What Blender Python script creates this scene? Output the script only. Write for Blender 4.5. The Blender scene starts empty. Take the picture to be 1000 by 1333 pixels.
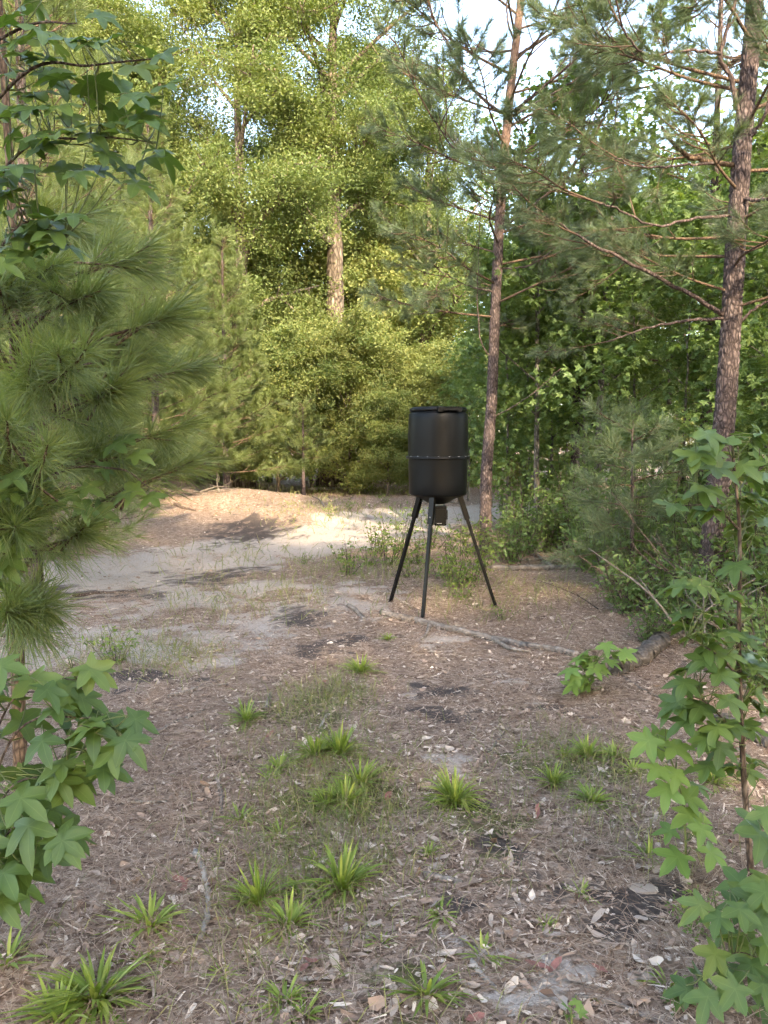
import bpy, math
import numpy as np
from mathutils import Vector, Matrix, Quaternion

R = math.radians
sc = bpy.context.scene
C = sc.collection

# ------------------------------------------------------------------ camera
CAM_H, PITCH, FPX = 1.62, R(5.2), 1000.0
cam_d = bpy.data.cameras.new('camera')
cam_d.sensor_fit = 'HORIZONTAL'
cam_d.sensor_width = 26.0
cam_d.lens = 26.0 * FPX / 1000.0
cam_d.clip_start = 0.05
cam_d.clip_end = 2000
cam = bpy.data.objects.new('camera', cam_d)
cam.location = (0, 0, CAM_H)
cam.rotation_euler = (R(90) - PITCH, 0, 0)
C.objects.link(cam)
sc.camera = cam

# ------------------------------------------------------------------ sky and sun
SUN_EL = R(31)
SUN_AZ = (0.25, -0.97)
w = bpy.data.worlds.new('World')
sc.world = w
w.use_nodes = True
wn = w.node_tree.nodes
wl = w.node_tree.links
wn.clear()
wo = wn.new('ShaderNodeOutputWorld')
bg = wn.new('ShaderNodeBackground')
sky = wn.new('ShaderNodeTexSky')
sky.sky_type = 'NISHITA'
sky.sun_disc = False
sky.sun_elevation = SUN_EL
sky.sun_rotation = math.atan2(SUN_AZ[0], SUN_AZ[1])
sky.air_density = 1.0
sky.dust_density = 1.6
sky.ozone_density = 1.0
bg.inputs[1].default_value = 0.15
wl.new(sky.outputs[0], bg.inputs[0])
wl.new(bg.outputs[0], wo.inputs[0])

sun_d = bpy.data.lights.new('sun', 'SUN')
sun_d.energy = 2.0
sun_d.angle = R(0.6)
sun_d.color = (1.0, 0.89, 0.70)
sun = bpy.data.objects.new('sun', sun_d)
_h = math.hypot(*SUN_AZ)
TO_SUN = Vector((SUN_AZ[0] / _h * math.cos(SUN_EL), SUN_AZ[1] / _h * math.cos(SUN_EL), math.sin(SUN_EL)))
sun.rotation_euler = (-TO_SUN).to_track_quat('-Z', 'Y').to_euler()
sun.location = (20, -30, 30)
C.objects.link(sun)

sc.view_settings.view_transform = 'Standard'
sc.view_settings.look = 'None'
sc.view_settings.gamma = 1.0
sc.view_settings.exposure = 3.08
sc.view_settings.use_white_balance = True      # the phone balanced for open shade
sc.view_settings.white_balance_temperature = 7500
sc.view_settings.use_curve_mapping = False
sc.render.engine = 'CYCLES'
sc.cycles.max_bounces = 4
sc.cycles.diffuse_bounces = 2
sc.cycles.glossy_bounces = 2
sc.cycles.transmission_bounces = 2
sc.cycles.transparent_max_bounces = 4
sc.cycles.use_adaptive_sampling = True
sc.cycles.adaptive_threshold = 0.08
sc.cycles.adaptive_min_samples = 16
sc.cycles.caustics_reflective = False
sc.cycles.caustics_refractive = False

# ------------------------------------------------------------------ numeric helpers
def hash2(ix, iy, s):
    ix = np.asarray(ix, np.int64) & 0xFFFFFF
    iy = np.asarray(iy, np.int64) & 0xFFFFFF
    n = (ix * 374761393 + iy * 668265263 + s * 974711) & 0xFFFFFFFF
    n = ((n ^ (n >> 13)) * 1274126177) & 0xFFFFFFFF
    n = n ^ (n >> 16)
    return (n & 0xFFFF) / 65535.0

def vnoise(x, y, s=0):
    x = np.asarray(x, float); y = np.asarray(y, float)
    ix = np.floor(x); iy = np.floor(y)
    fx = x - ix; fy = y - iy
    fx = fx * fx * (3 - 2 * fx); fy = fy * fy * (3 - 2 * fy)
    ix = ix.astype(np.int64); iy = iy.astype(np.int64)
    a = hash2(ix, iy, s); b = hash2(ix + 1, iy, s)
    c = hash2(ix, iy + 1, s); d = hash2(ix + 1, iy + 1, s)
    return (a * (1 - fx) + b * fx) * (1 - fy) + (c * (1 - fx) + d * fx) * fy

def fbm(x, y, s=0, o=4):
    t = 0; a = 0.5
    for k in range(o):
        t = t + a * (vnoise(x * 2 ** k, y * 2 ** k, s + k) - 0.5)
        a *= 0.5
    return t

def sstep(a, b, x):
    t = np.clip((np.asarray(x, float) - a) / (b - a), 0, 1)
    return t * t * (3 - 2 * t)

def height(x, y):
    x = np.asarray(x, float); y = np.asarray(y, float)
    z = 0.10 * fbm(x * 0.35, y * 0.35, 3, 3) + 0.05 * fbm(x * 1.6, y * 1.6, 9, 4)
    z = z + 0.016 * fbm(x * 9, y * 9, 21, 3)
    near = 1 - sstep(28, 45, np.abs(y))
    z = z + near * (0.46 + 0.5 * fbm(x * .9, y * .9, 33, 4)) * np.exp(-((x + 3.6) / 3.0) ** 2 - ((y - 17.5) / 2.6) ** 2)
    z = z + 0.35 * sstep(-3.5, -7.0, x) * near
    z = z + 0.04 * np.exp(-((x - 1.5) / 0.9) ** 2 - ((y - 8.3) / 0.9) ** 2)   # slight hummock under the feeder
    z = z + 0.18 * sstep(2.2, 4.5, x) * near
    # wheel rut of the sandy track, a little lower than the litter
    return z

def ray(px, py):
    dx = (px - 500.0) / FPX; dy = (666.5 - py) / FPX
    return np.array([dx, math.cos(PITCH) + dy * math.sin(PITCH), -math.sin(PITCH) + dy * math.cos(PITCH)])

def P(px, py):
    """photo pixel -> point on the ground"""
    d = ray(px, py)
    z = 0.0
    for _ in range(14):
        t = (z - CAM_H) / d[2]
        z = 0.5 * z + 0.5 * float(height(d[0] * t, d[1] * t))
    return np.array([d[0] * t, d[1] * t, float(height(d[0] * t, d[1] * t))])

def at(px, py, Y):
    d = ray(px, py)
    t = Y / d[1]
    return np.array([d[0] * t, Y, CAM_H + d[2] * t])

def norm(v):
    v = np.asarray(v, float)
    return v / np.maximum(np.linalg.norm(v, axis=-1, keepdims=True), 1e-9)

def spline(pts, n):
    """Catmull-Rom through pts"""
    p = np.asarray(pts, float)
    if len(p) == 2:
        return p[0] + (p[1] - p[0]) * np.linspace(0, 1, n)[:, None]
    q = np.vstack([2 * p[0] - p[1], p, 2 * p[-1] - p[-2]])
    u = np.linspace(0, len(p) - 1 - 1e-6, n)
    i = u.astype(int); f = (u - i)[:, None]
    a, b, c, d = q[i], q[i + 1], q[i + 2], q[i + 3]
    return 0.5 * (2 * b + (c - a) * f + (2 * a - 5 * b + 4 * c - d) * f ** 2 + (3 * b - a - 3 * c + d) * f ** 3)

# ------------------------------------------------------------------ mesh builder
class MB:
    def __init__(s):
        s.v = []; s.f3 = []; s.f4 = []; s.m3 = []; s.m4 = []; s.t = []; s.a = []; s.n = 0
    def add(s, v, f3=None, f4=None, mat=0, tint=0.5, aux=0.0):
        v = np.asarray(v, float).reshape(-1, 3)
        k = len(v)
        s.v.append(v)
        s.t.append(np.broadcast_to(np.asarray(tint, float), (k,)).copy())
        s.a.append(np.broadcast_to(np.asarray(aux, float), (k,)).copy())
        if f3 is not None and len(f3):
            f = np.asarray(f3, np.int64) + s.n
            s.f3.append(f); s.m3.append(np.broadcast_to(np.asarray(mat), (len(f),)))
        if f4 is not None and len(f4):
            f = np.asarray(f4, np.int64) + s.n
            s.f4.append(f); s.m4.append(np.broadcast_to(np.asarray(mat), (len(f),)))
        s.n += k
    def scatter(s, tv, tf, M, T, tint, mat=0, taux=0.0):
        """template verts tv (k,3), tris tf, frames M (n,3,3) columns x,y,z already scaled, origins T"""
        n, k = len(T), len(tv)
        v = np.einsum('nij,kj->nki', M, tv) + T[:, None, :]
        f = (np.asarray(tf)[None] + (np.arange(n) * k)[:, None, None]).reshape(-1, len(tf[0]))
        tt = np.repeat(np.asarray(tint, float), k)
        aa = np.tile(np.broadcast_to(np.asarray(taux, float), (k,)), n)
        if f.shape[1] == 3: s.add(v.reshape(-1, 3), f3=f, mat=mat, tint=tt, aux=aa)
        else: s.add(v.reshape(-1, 3), f4=f, mat=mat, tint=tt, aux=aa)
    def tube(s, pts, rad, sides=8, mat=0, tint=0.5, rough=0.0, seed=0, cap=True, plate=None):
        pts = np.asarray(pts, float); n = len(pts)
        rad = np.broadcast_to(np.asarray(rad, float), (n,))
        tan = np.gradient(pts, axis=0); tan = norm(tan)
        ref = np.array([0, 0, 1.0]) if abs(tan[0][2]) < 0.9 else np.array([1.0, 0, 0])
        u = norm(np.cross(tan[0], ref)); U = [u]
        for i in range(1, n):
            u = u - tan[i] * np.dot(u, tan[i]); u = norm(u); U.append(u)
        U = np.array(U); V = np.cross(tan, U)
        a = np.linspace(0, 2 * math.pi, sides, endpoint=False)
        L = np.concatenate([[0], np.cumsum(np.linalg.norm(np.diff(pts, axis=0), axis=1))])
        rr = np.repeat(rad[:, None], sides, 1)
        if rough:
            aa, ll = np.meshgrid(a, L)
            if plate:
                pu, pv = plate
                nu = max(3, round(pu)); x = aa / (2 * math.pi) * nu; y = ll / pv
                y = y + 0.9 * vnoise(x * 0.7, y * 0.3, seed + 5) ; row = np.floor(y)
                xx = x + 0.5 * (row % 2) + 0.35 * (vnoise(ll * 11, aa * 0, seed + 8) - .5)
                ex = np.abs(xx - np.floor(xx) - 0.5); ey = np.abs(y - row - 0.5)
                edge = np.maximum(sstep(0.30, 0.5, ex), sstep(0.36, 0.5, ey))
                rr = rr * (1 + rough * (0.5 - edge + 0.5 * (hash2(np.floor(xx) % nu, row, seed) - 0.5)))
            else:
                rr = rr * (1 + rough * 2 * fbm(np.cos(aa) * 1.5 + seed, ll * 2.5 / max(rad.mean() * 8, 0.02) + np.sin(aa) * 1.5, seed, 3))
        v = pts[:, None, :] + rr[..., None] * (np.cos(a)[None, :, None] * U[:, None, :] + np.sin(a)[None, :, None] * V[:, None, :])
        i = np.arange(n - 1)[:, None] * sides; j = np.arange(sides)[None, :]; j2 = (j + 1) % sides
        f = np.stack([i + j, i + j2, i + sides + j2, i + sides + j], -1).reshape(-1, 4)
        vv = v.reshape(-1, 3)
        f3 = None
        if cap:
            vv = np.vstack([vv, pts[0], pts[-1]])
            b0 = n * sides; jj = np.arange(sides); j2 = (jj + 1) % sides
            f3 = np.vstack([np.stack([np.full(sides, b0), j2, jj], -1),
                            np.stack([np.full(sides, b0 + 1), (n - 1) * sides + jj, (n - 1) * sides + j2], -1)])
        tt = tint
        if not np.isscalar(tint):
            tt = np.repeat(np.asarray(tint), sides)
            if cap: tt = np.concatenate([tt, [tint[0], tint[-1]]])
        s.add(vv, f3=f3, f4=f, mat=mat, tint=tt)
    def mesh(s, name, mats, smooth=True):
        me = bpy.data.meshes.new(name)
        v = np.concatenate(s.v).astype(np.float32)
        f3 = np.concatenate(s.f3) if s.f3 else np.zeros((0, 3), np.int64)
        f4 = np.concatenate(s.f4) if s.f4 else np.zeros((0, 4), np.int64)
        m = np.concatenate([np.concatenate(s.m3) if s.m3 else np.zeros(0, int), np.concatenate(s.m4) if s.m4 else np.zeros(0, int)])
        n3, n4 = len(f3), len(f4)
        me.vertices.add(len(v)); me.vertices.foreach_set('co', v.ravel())
        me.loops.add(n3 * 3 + n4 * 4)
        me.loops.foreach_set('vertex_index', np.concatenate([f3.ravel(), f4.ravel()]).astype(np.int32))
        me.polygons.add(n3 + n4)
        me.polygons.foreach_set('loop_start', np.concatenate([np.arange(n3) * 3, n3 * 3 + np.arange(n4) * 4]).astype(np.int32))
        for mm in mats: me.materials.append(mm)
        me.update(calc_edges=True)
        me.polygons.foreach_set('material_index', m.astype(np.int32))
        me.polygons.foreach_set('use_smooth', np.full(n3 + n4, smooth))
        a = me.attributes.new('tint', 'FLOAT', 'POINT'); a.data.foreach_set('value', np.concatenate(s.t).astype(np.float32))
        aux = np.concatenate(s.a)
        if np.any(aux):
            a = me.attributes.new('aux', 'FLOAT', 'POINT'); a.data.foreach_set('value', aux.astype(np.float32))
        me.validate()
        return me

def link(name, me, parent=None, loc=None, M=None):
    o = bpy.data.objects.new(name, me)
    C.objects.link(o)
    if parent is not None: o.parent = parent
    if M is not None: o.matrix_basis = M
    elif loc is not None: o.location = tuple(map(float, loc))
    return o

def tag(o, label, cat=None, group=None, kind=None):
    if label: o['label'] = label
    if cat: o['category'] = cat
    if group: o['group'] = group
    if kind: o['kind'] = kind
    return o

def thing(name, label, cat, loc, rotz=0, group=None):
    o = link(name, None)
    o.location = tuple(map(float, loc)); o.rotation_euler = (0, 0, rotz)
    return tag(o, label, cat, group)

def copy_tree(o, parent=None):
    c = o.copy(); C.objects.link(c); c.parent = parent
    for ch in list(o.children): copy_tree(ch, c)
    return c

def frame_matrix(x, y, z, loc):
    return Matrix(((x[0], y[0], z[0], loc[0]), (x[1], y[1], z[1], loc[1]), (x[2], y[2], z[2], loc[2]), (0, 0, 0, 1)))

def axes(d, up=(0, 0, 1)):
    """frame whose y axis is d and whose z axis is near up"""
    y = norm(d); x = np.cross(y, up)
    if np.linalg.norm(x) < 1e-4: x = np.cross(y, (1, 0, 0))
    x = norm(x); z = np.cross(x, y)
    return x, y, z

# ------------------------------------------------------------------ materials
def new_mat(name):
    m = bpy.data.materials.new(name); m.use_nodes = True
    nt = m.node_tree; nt.nodes.clear()
    out = nt.nodes.new('ShaderNodeOutputMaterial')
    b = nt.nodes.new('ShaderNodeBsdfPrincipled')
    nt.links.new(b.outputs[0], out.inputs[0])
    return m, nt, b, out

def ramp(nt, fac, stops):
    r = nt.nodes.new('ShaderNodeValToRGB')
    el = r.color_ramp.elements
    while len(el) < len(stops): el.new(0.5)
    for e, (p, c) in zip(el, stops):
        e.position = p; e.color = (*c, 1)
    nt.links.new(fac, r.inputs[0])
    return r.outputs[0]

def attr(nt, name):
    a = nt.nodes.new('ShaderNodeAttribute'); a.attribute_name = name
    return a

def math_n(nt, op, a, b=None, clamp=False):
    n = nt.nodes.new('ShaderNodeMath'); n.operation = op; n.use_clamp = clamp
    for i, x in enumerate((a, b)):
        if x is None: continue
        if isinstance(x, (int, float)): n.inputs[i].default_value = x
        else: nt.links.new(x, n.inputs[i])
    return n.outputs[0]

def mix_c(nt, fac, a, b, mode='MIX'):
    n = nt.nodes.new('ShaderNodeMix'); n.data_type = 'RGBA'; n.blend_type = mode
    for i, x in ((0, fac), (6, a), (7, b)):
        if isinstance(x, (int, float)): n.inputs[i].default_value = x
        elif isinstance(x, tuple): n.inputs[i].default_value = (*x, 1)
        else: nt.links.new(x, n.inputs[i])
    return n.outputs[2]

def noise(nt, scale, detail=3, vec=None, rough=0.6):
    n = nt.nodes.new('ShaderNodeTexNoise'); n.inputs['Scale'].default_value = scale
    n.inputs['Detail'].default_value = detail; n.inputs['Roughness'].default_value = rough
    if vec is not None: nt.links.new(vec, n.inputs['Vector'])
    return n

def coords(nt, which='Object', scale=None):
    t = nt.nodes.new('ShaderNodeTexCoord')
    o = t.outputs[which]
    if scale:
        mp = nt.nodes.new('ShaderNodeMapping'); mp.inputs['Scale'].default_value = scale
        nt.links.new(o, mp.inputs[0]); o = mp.outputs[0]
    return o

def bump(nt, b, h, strength=0.5, dist=0.01):
    n = nt.nodes.new('ShaderNodeBump'); n.inputs['Strength'].default_value = strength
    n.inputs['Distance'].default_value = dist
    nt.links.new(h, n.inputs['Height']); nt.links.new(n.outputs[0], b.inputs['Normal'])

def foliage(name, c0, c1, c2, trans=0.35, rough=0.5, spec=0.3, obj_random=False, vein=False, tcol=(1.15, 1.2, 0.45)):
    """leaf tissue: colour varies from leaf to leaf, part of the light passes through"""
    m, nt, b, out = new_mat(name)
    t = attr(nt, 'tint').outputs['Fac']
    if obj_random:
        oi = nt.nodes.new('ShaderNodeObjectInfo')
        t = math_n(nt, 'ADD', math_n(nt, 'MULTIPLY', t, 0.35), math_n(nt, 'MULTIPLY', oi.outputs['Random'], 0.65))
    col = ramp(nt, t, [(0.0, c0), (0.5, c1), (1.0, c2)])
    if vein:
        nz = noise(nt, 45, 3, coords(nt, 'Object'))
        col = mix_c(nt, math_n(nt, 'MULTIPLY', nz.outputs[0], 0.35), col, mix_c(nt, 1.0, col, (0.6, 0.62, 0.5), 'MULTIPLY'))
        a = attr(nt, 'aux').outputs['Fac']
        v = math_n(nt, 'MULTIPLY', math_n(nt, 'SUBTRACT', a, 0.92), 9.0, True)
        col = mix_c(nt, math_n(nt, 'MULTIPLY', v, 0.30), col, (0.22, 0.30, 0.10))
    nt.links.new(col, b.inputs['Base Color'])
    b.inputs['Roughness'].default_value = rough
    b.inputs['Specular IOR Level'].default_value = spec
    tr = nt.nodes.new('ShaderNodeBsdfTranslucent')
    tc = mix_c(nt, 1.0, col, tcol, 'MULTIPLY')
    nt.links.new(tc, tr.inputs[0])
    mx = nt.nodes.new('ShaderNodeMixShader'); mx.inputs[0].default_value = trans
    nt.links.new(b.outputs[0], mx.inputs[1]); nt.links.new(tr.outputs[0], mx.inputs[2])
    nt.links.new(mx.outputs[0], out.inputs[0])
    return m

def bark_mat(name, dark, mid, light, sc_=(14, 14, 5), bstr=0.7, upper=None, crack=1.0):
    m, nt, b, out = new_mat(name)
    co = coords(nt, 'Object', sc_)
    n1 = noise(nt, 1.0, 6, co, 0.65)
    v = nt.nodes.new('ShaderNodeTexVoronoi'); v.feature = 'DISTANCE_TO_EDGE'; v.inputs['Scale'].default_value = 1.4
    nt.links.new(co, v.inputs['Vector'])
    e = math_n(nt, 'MULTIPLY', v.outputs['Distance'], 3.0, True)
    col = ramp(nt, n1.outputs[0], [(0.3, dark), (0.5, mid), (0.72, light)])
    e = math_n(nt, 'ADD', math_n(nt, 'MULTIPLY', e, crack), 1.0 - crack)
    col = mix_c(nt, e, tuple(0.55 * c for c in dark), col)
    if upper:
        col = mix_c(nt, attr(nt, 'tint').outputs['Fac'], col, mix_c(nt, n1.outputs[0], col, upper))
    nt.links.new(col, b.inputs['Base Color'])
    b.inputs['Roughness'].default_value = 0.9
    b.inputs['Specular IOR Level'].default_value = 0.15
    bump(nt, b, math_n(nt, 'ADD', e, n1.outputs[0]), bstr, 0.012)
    return m

M_oak_leaf = foliage('oak leaves', (0.088, 0.125, 0.044), (0.130, 0.172, 0.058), (0.19, 0.21, 0.074), trans=0.45)
M_bush_leaf = foliage('bush leaves', (0.088, 0.130, 0.044), (0.140, 0.180, 0.058), (0.22, 0.225, 0.076), trans=0.42)
M_gum_leaf = foliage('gum leaves', (0.085, 0.138, 0.052), (0.118, 0.180, 0.062), (0.170, 0.225, 0.075), trans=0.45, rough=0.45)
M_near_leaf = foliage('near gum leaves', (0.060, 0.105, 0.028), (0.090, 0.148, 0.036), (0.145, 0.20, 0.044), trans=0.35, rough=0.42, spec=0.4, obj_random=True, vein=True)
M_bright_leaf = foliage('bright gum leaves', (0.10, 0.175, 0.040), (0.135, 0.215, 0.050), (0.19, 0.265, 0.06), trans=0.3, rough=0.45, obj_random=True, vein=True)
M_shrub_leaf = foliage('undergrowth leaves', (0.065, 0.110, 0.026), (0.12, 0.175, 0.036), (0.20, 0.25, 0.055), trans=0.35)
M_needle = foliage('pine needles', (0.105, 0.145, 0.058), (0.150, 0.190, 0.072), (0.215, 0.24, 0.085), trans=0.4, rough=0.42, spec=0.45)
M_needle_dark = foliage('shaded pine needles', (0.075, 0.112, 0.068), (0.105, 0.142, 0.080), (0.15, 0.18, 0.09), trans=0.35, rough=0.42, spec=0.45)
M_grass = foliage('grass', (0.11, 0.165, 0.032), (0.18, 0.245, 0.048), (0.31, 0.34, 0.085), trans=0.3, rough=0.45)
M_drygrass = foliage('thin grass', (0.11, 0.13, 0.045), (0.17, 0.18, 0.07), (0.30, 0.26, 0.13), trans=0.25)
M_dead = foliage('dead leaves', (0.13, 0.082, 0.058), (0.33, 0.235, 0.178), (0.60, 0.50, 0.41), trans=0.12, rough=0.75, spec=0.2, tcol=(1.1, 0.9, 0.7))
M_straw = foliage('pine straw', (0.17, 0.10, 0.066), (0.30, 0.20, 0.14), (0.46, 0.35, 0.26), trans=0.1, rough=0.7, spec=0.2, tcol=(1.1, 0.9, 0.7))
M_oak_bark = bark_mat('oak bark', (0.10, 0.075, 0.055), (0.22, 0.17, 0.13), (0.36, 0.30, 0.24), (6, 6, 2), 0.6)
M_pine_bark = bark_mat('pine bark', (0.060, 0.044, 0.042), (0.135, 0.100, 0.095), (0.25, 0.195, 0.18), (26, 26, 9), 0.6, upper=(0.22, 0.135, 0.095))
M_twig = bark_mat('twig bark', (0.07, 0.05, 0.04), (0.14, 0.10, 0.08), (0.22, 0.17, 0.13), (40, 40, 12), 0.4)
M_pine_twig = bark_mat('pine twig bark', (0.10, 0.065, 0.045), (0.19, 0.125, 0.085), (0.28, 0.20, 0.14), (40, 40, 12), 0.4)
M_gum_bark = bark_mat('young gum bark', (0.10, 0.088, 0.074), (0.175, 0.155, 0.13), (0.26, 0.235, 0.20), (18, 18, 8), 0.4)
M_dead_wood = bark_mat('weathered wood', (0.085, 0.066, 0.054), (0.19, 0.155, 0.13), (0.33, 0.285, 0.245), (16, 22, 22), 0.5, crack=.35)
M_log_wood = bark_mat('old grey log', (0.05, 0.040, 0.034), (0.115, 0.095, 0.080), (0.21, 0.18, 0.155), (16, 22, 22), 0.6, crack=.5)
M_pale_wood = bark_mat('pale dry wood', (0.15, 0.125, 0.105), (0.28, 0.245, 0.21), (0.45, 0.40, 0.35), (16, 16, 16), 0.3, crack=.15)
M_green_stem = foliage('green stem', (0.07, 0.09, 0.03), (0.12, 0.14, 0.045), (0.19, 0.20, 0.07), trans=0.05)

# ------------------------------------------------------------------ ground
def seg_d(x, y, pts):
    d = np.full(np.shape(x), 1e9)
    p = np.asarray(pts)
    for a, b in zip(p[:-1], p[1:]):
        ab = b - a; t = np.clip(((x - a[0]) * ab[0] + (y - a[1]) * ab[1]) / (ab @ ab), 0, 1)
        d = np.minimum(d, np.hypot(x - a[0] - t * ab[0], y - a[1] - t * ab[1]))
    return d

TRACK = [P(*q)[:2] for q in ((-420, 790), (-150, 775), (60, 758), (220, 738), (350, 712), (470, 690), (560, 672), (660, 660), (760, 655))]
TRACK_B = [P(*q)[:2] for q in ((-200, 850), (60, 840), (230, 838), (370, 805), (470, 775))]
SAND = [(345, 803, .55, .30), (100, 805, .9, .35), (250, 778, .8, .3), (340, 765, .6, .25), (30, 850, .5, .2), (420, 760, .4, .2), (190, 838, .60, .35), (370, 832, .42, .14), (640, 1195, .24, .09), (690, 1275, .20, .08), (760, 1230, .2, .05), (580, 1290, .16, .05), (480, 1010, .1, .05), (600, 1180, .10, .035), (560, 985, .14, .04), (650, 880, .10, .04),
        (530, 905, .12, .10), (560, 830, .30, .16), (700, 915, .08, .03), (100, 770, 1.0, .35), (480, 700, .8, .4), (660, 1215, .16, .05), (735, 1190, .09, .03), (835, 1260, .10, .03)]
DARK = [(430, 847, .36, .22), (205, 884, .55, .20), (570, 930, .34, .14), (770, 1135, .24, .10), (800, 1172, .15, .06), (400, 800, .30, .2), (620, 1060, .18, .07),
        (560, 900, .3, .12), (690, 1110, .25, .05), (640, 1150, .25, .04), (270, 750, .8, .25), (130, 775, .8, .2), (330, 690, .9, .5), (560, 1245, .15, .05), (740, 930, .2, .1)]
MOSS = [(600, 1060, .20, .09), (540, 1240, .13, .07), (520, 1300, .16, .06), (650, 1100, .12, .04), (430, 1040, .35, .18), (760, 1000, .3, .16), (400, 920, .3, .22), (740, 1150, .1, .03)]
def blobs(x, y, lst):
    r = np.zeros(np.shape(x))
    for (px, py, rx, ry) in lst:
        c = P(px, py)
        # a pixel patch's depth on the ground is stretched by the low viewing angle
        ry2 = ry * max(1.0, c[1] / 3.2)
        q = np.hypot((x - c[0]) / rx, (y - c[1]) / ry2)
        r = np.maximum(r, 1 - sstep(0.2, 1.6, q))
    return r
def masks(x, y):
    n = fbm(x * 1.3, y * 1.3, 40, 4); n2 = fbm(x * 5, y * 5, 47, 4)
    d = seg_d(x, y, TRACK) + n * 1.5
    s = (1 - sstep(0.7, 2.0, d)) * 0.95
    d2 = seg_d(x, y, TRACK_B) + n * 1.2
    s = np.maximum(s, (1 - sstep(0.2, 0.9, d2)) * 0.75)
    wx = 0.5 * fbm(x * 2.2, y * 2.2, 60, 3); wy = 0.9 * fbm(x * 2.2 + 9, y * 2.2, 64, 3)
    n3 = fbm(x * 14, y * 14, 52, 3)
    b = blobs(x + wx, y + wy, SAND)
    s = np.maximum(s, b * np.where(y < 7.2, 0.60, 0.76))
    s = np.clip(s + (n2 * 1.5 + n3 * 0.9 + n * 0.6) * sstep(0, .3, s), 0, 1)
    bd = blobs(x + wx, y + wy, DARK) * 0.68
    dk = np.clip(bd + (n2 * 1.3 + n3 * 0.9 + n * 0.5) * sstep(0, .3, bd), 0, 1)
    bm_ = blobs(x + wy, y + wx, MOSS) * 0.8
    ms = np.clip(bm_ + (n2 * 1.4 + n3) * sstep(0, .3, bm_), 0, 1)
    return s, dk, ms

def ground_material():
    m, nt, b, out = new_mat('forest floor')
    co = coords(nt, 'Object')
    ca = nt.nodes.new('ShaderNodeAttribute'); ca.attribute_name = 'cover'
    sep = nt.nodes.new('ShaderNodeSeparateColor'); nt.links.new(ca.outputs['Color'], sep.inputs[0])
    n1 = noise(nt, 60, 5, co, 0.7); n2 = noise(nt, 9, 6, co, 0.7); n3 = noise(nt, 260, 3, co, 0.7)
    # chips of litter: stretched cells with their own tone
    wob = nt.nodes.new('ShaderNodeVectorMath'); wob.operation = 'MULTIPLY_ADD'
    nt.links.new(n2.outputs['Color'], wob.inputs[0]); wob.inputs[1].default_value = (.25, .25, .25); nt.links.new(co, wob.inputs[2])
    mp = nt.nodes.new('ShaderNodeMapping'); mp.inputs['Scale'].default_value = (30, 62, 30); nt.links.new(wob.outputs[0], mp.inputs[0])
    v = nt.nodes.new('ShaderNodeTexVoronoi'); v.inputs['Scale'].default_value = 1.0; nt.links.new(mp.outputs[0], v.inputs['Vector'])
    vs = nt.nodes.new('ShaderNodeSeparateColor'); nt.links.new(v.outputs['Color'], vs.inputs[0])
    litter = ramp(nt, vs.outputs[0], [(0.0, (0.115, 0.076, 0.056)), (0.35, (0.235, 0.168, 0.125)), (0.65, (0.33, 0.245, 0.188)), (1.0, (0.47, 0.375, 0.30))])
    litter = mix_c(nt, n2.outputs[0], litter, mix_c(nt, 1.0, litter, (0.62, 0.55, 0.52), 'MULTIPLY'))
    sand = ramp(nt, n1.outputs[0], [(0.25, (0.22, 0.178, 0.148)), (0.5, (0.36, 0.305, 0.262)), (0.75, (0.48, 0.42, 0.368))])
    dark = ramp(nt, n1.outputs[0], [(0.3, (0.040, 0.032, 0.028)), (0.55, (0.085, 0.066, 0.057)), (0.8, (0.16, 0.125, 0.105))])
    moss = ramp(nt, n1.outputs[0], [(0.3, (0.055, 0.055, 0.022)), (0.6, (0.10, 0.10, 0.035)), (0.8, (0.15, 0.15, 0.05))])
    def edge(o, k):
        x = math_n(nt, 'ADD', o, math_n(nt, 'MULTIPLY', math_n(nt, 'SUBTRACT', n2.outputs[0], 0.5), k))
        x = math_n(nt, 'ADD', x, math_n(nt, 'MULTIPLY', math_n(nt, 'SUBTRACT', n1.outputs[0], 0.5), k))
        mr = nt.nodes.new('ShaderNodeMapRange'); mr.interpolation_type = 'SMOOTHSTEP'
        mr.inputs[1].default_value = 0.3; mr.inputs[2].default_value = 0.72
        nt.links.new(x, mr.inputs[0]); return mr.outputs[0]
    col = mix_c(nt, edge(sep.outputs[0], 0.9), litter, sand)
    col = mix_c(nt, edge(sep.outputs[1], 0.8), col, dark)
    col = mix_c(nt, math_n(nt, 'MULTIPLY', edge(sep.outputs[2], 0.9), 0.8), col, moss)
    nt.links.new(col, b.inputs['Base Color'])
    b.inputs['Roughness'].default_value = 0.95; b.inputs['Specular IOR Level'].default_value = 0.1
    hh = math_n(nt, 'ADD', math_n(nt, 'MULTIPLY', n1.outputs[0], 0.6), math_n(nt, 'ADD', math_n(nt, 'MULTIPLY', v.outputs['Distance'], 0.5), math_n(nt, 'MULTIPLY', n3.outputs[0], 0.3)))
    bump(nt, b, hh, 0.8, 0.012)
    return m
M_ground = ground_material()

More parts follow.
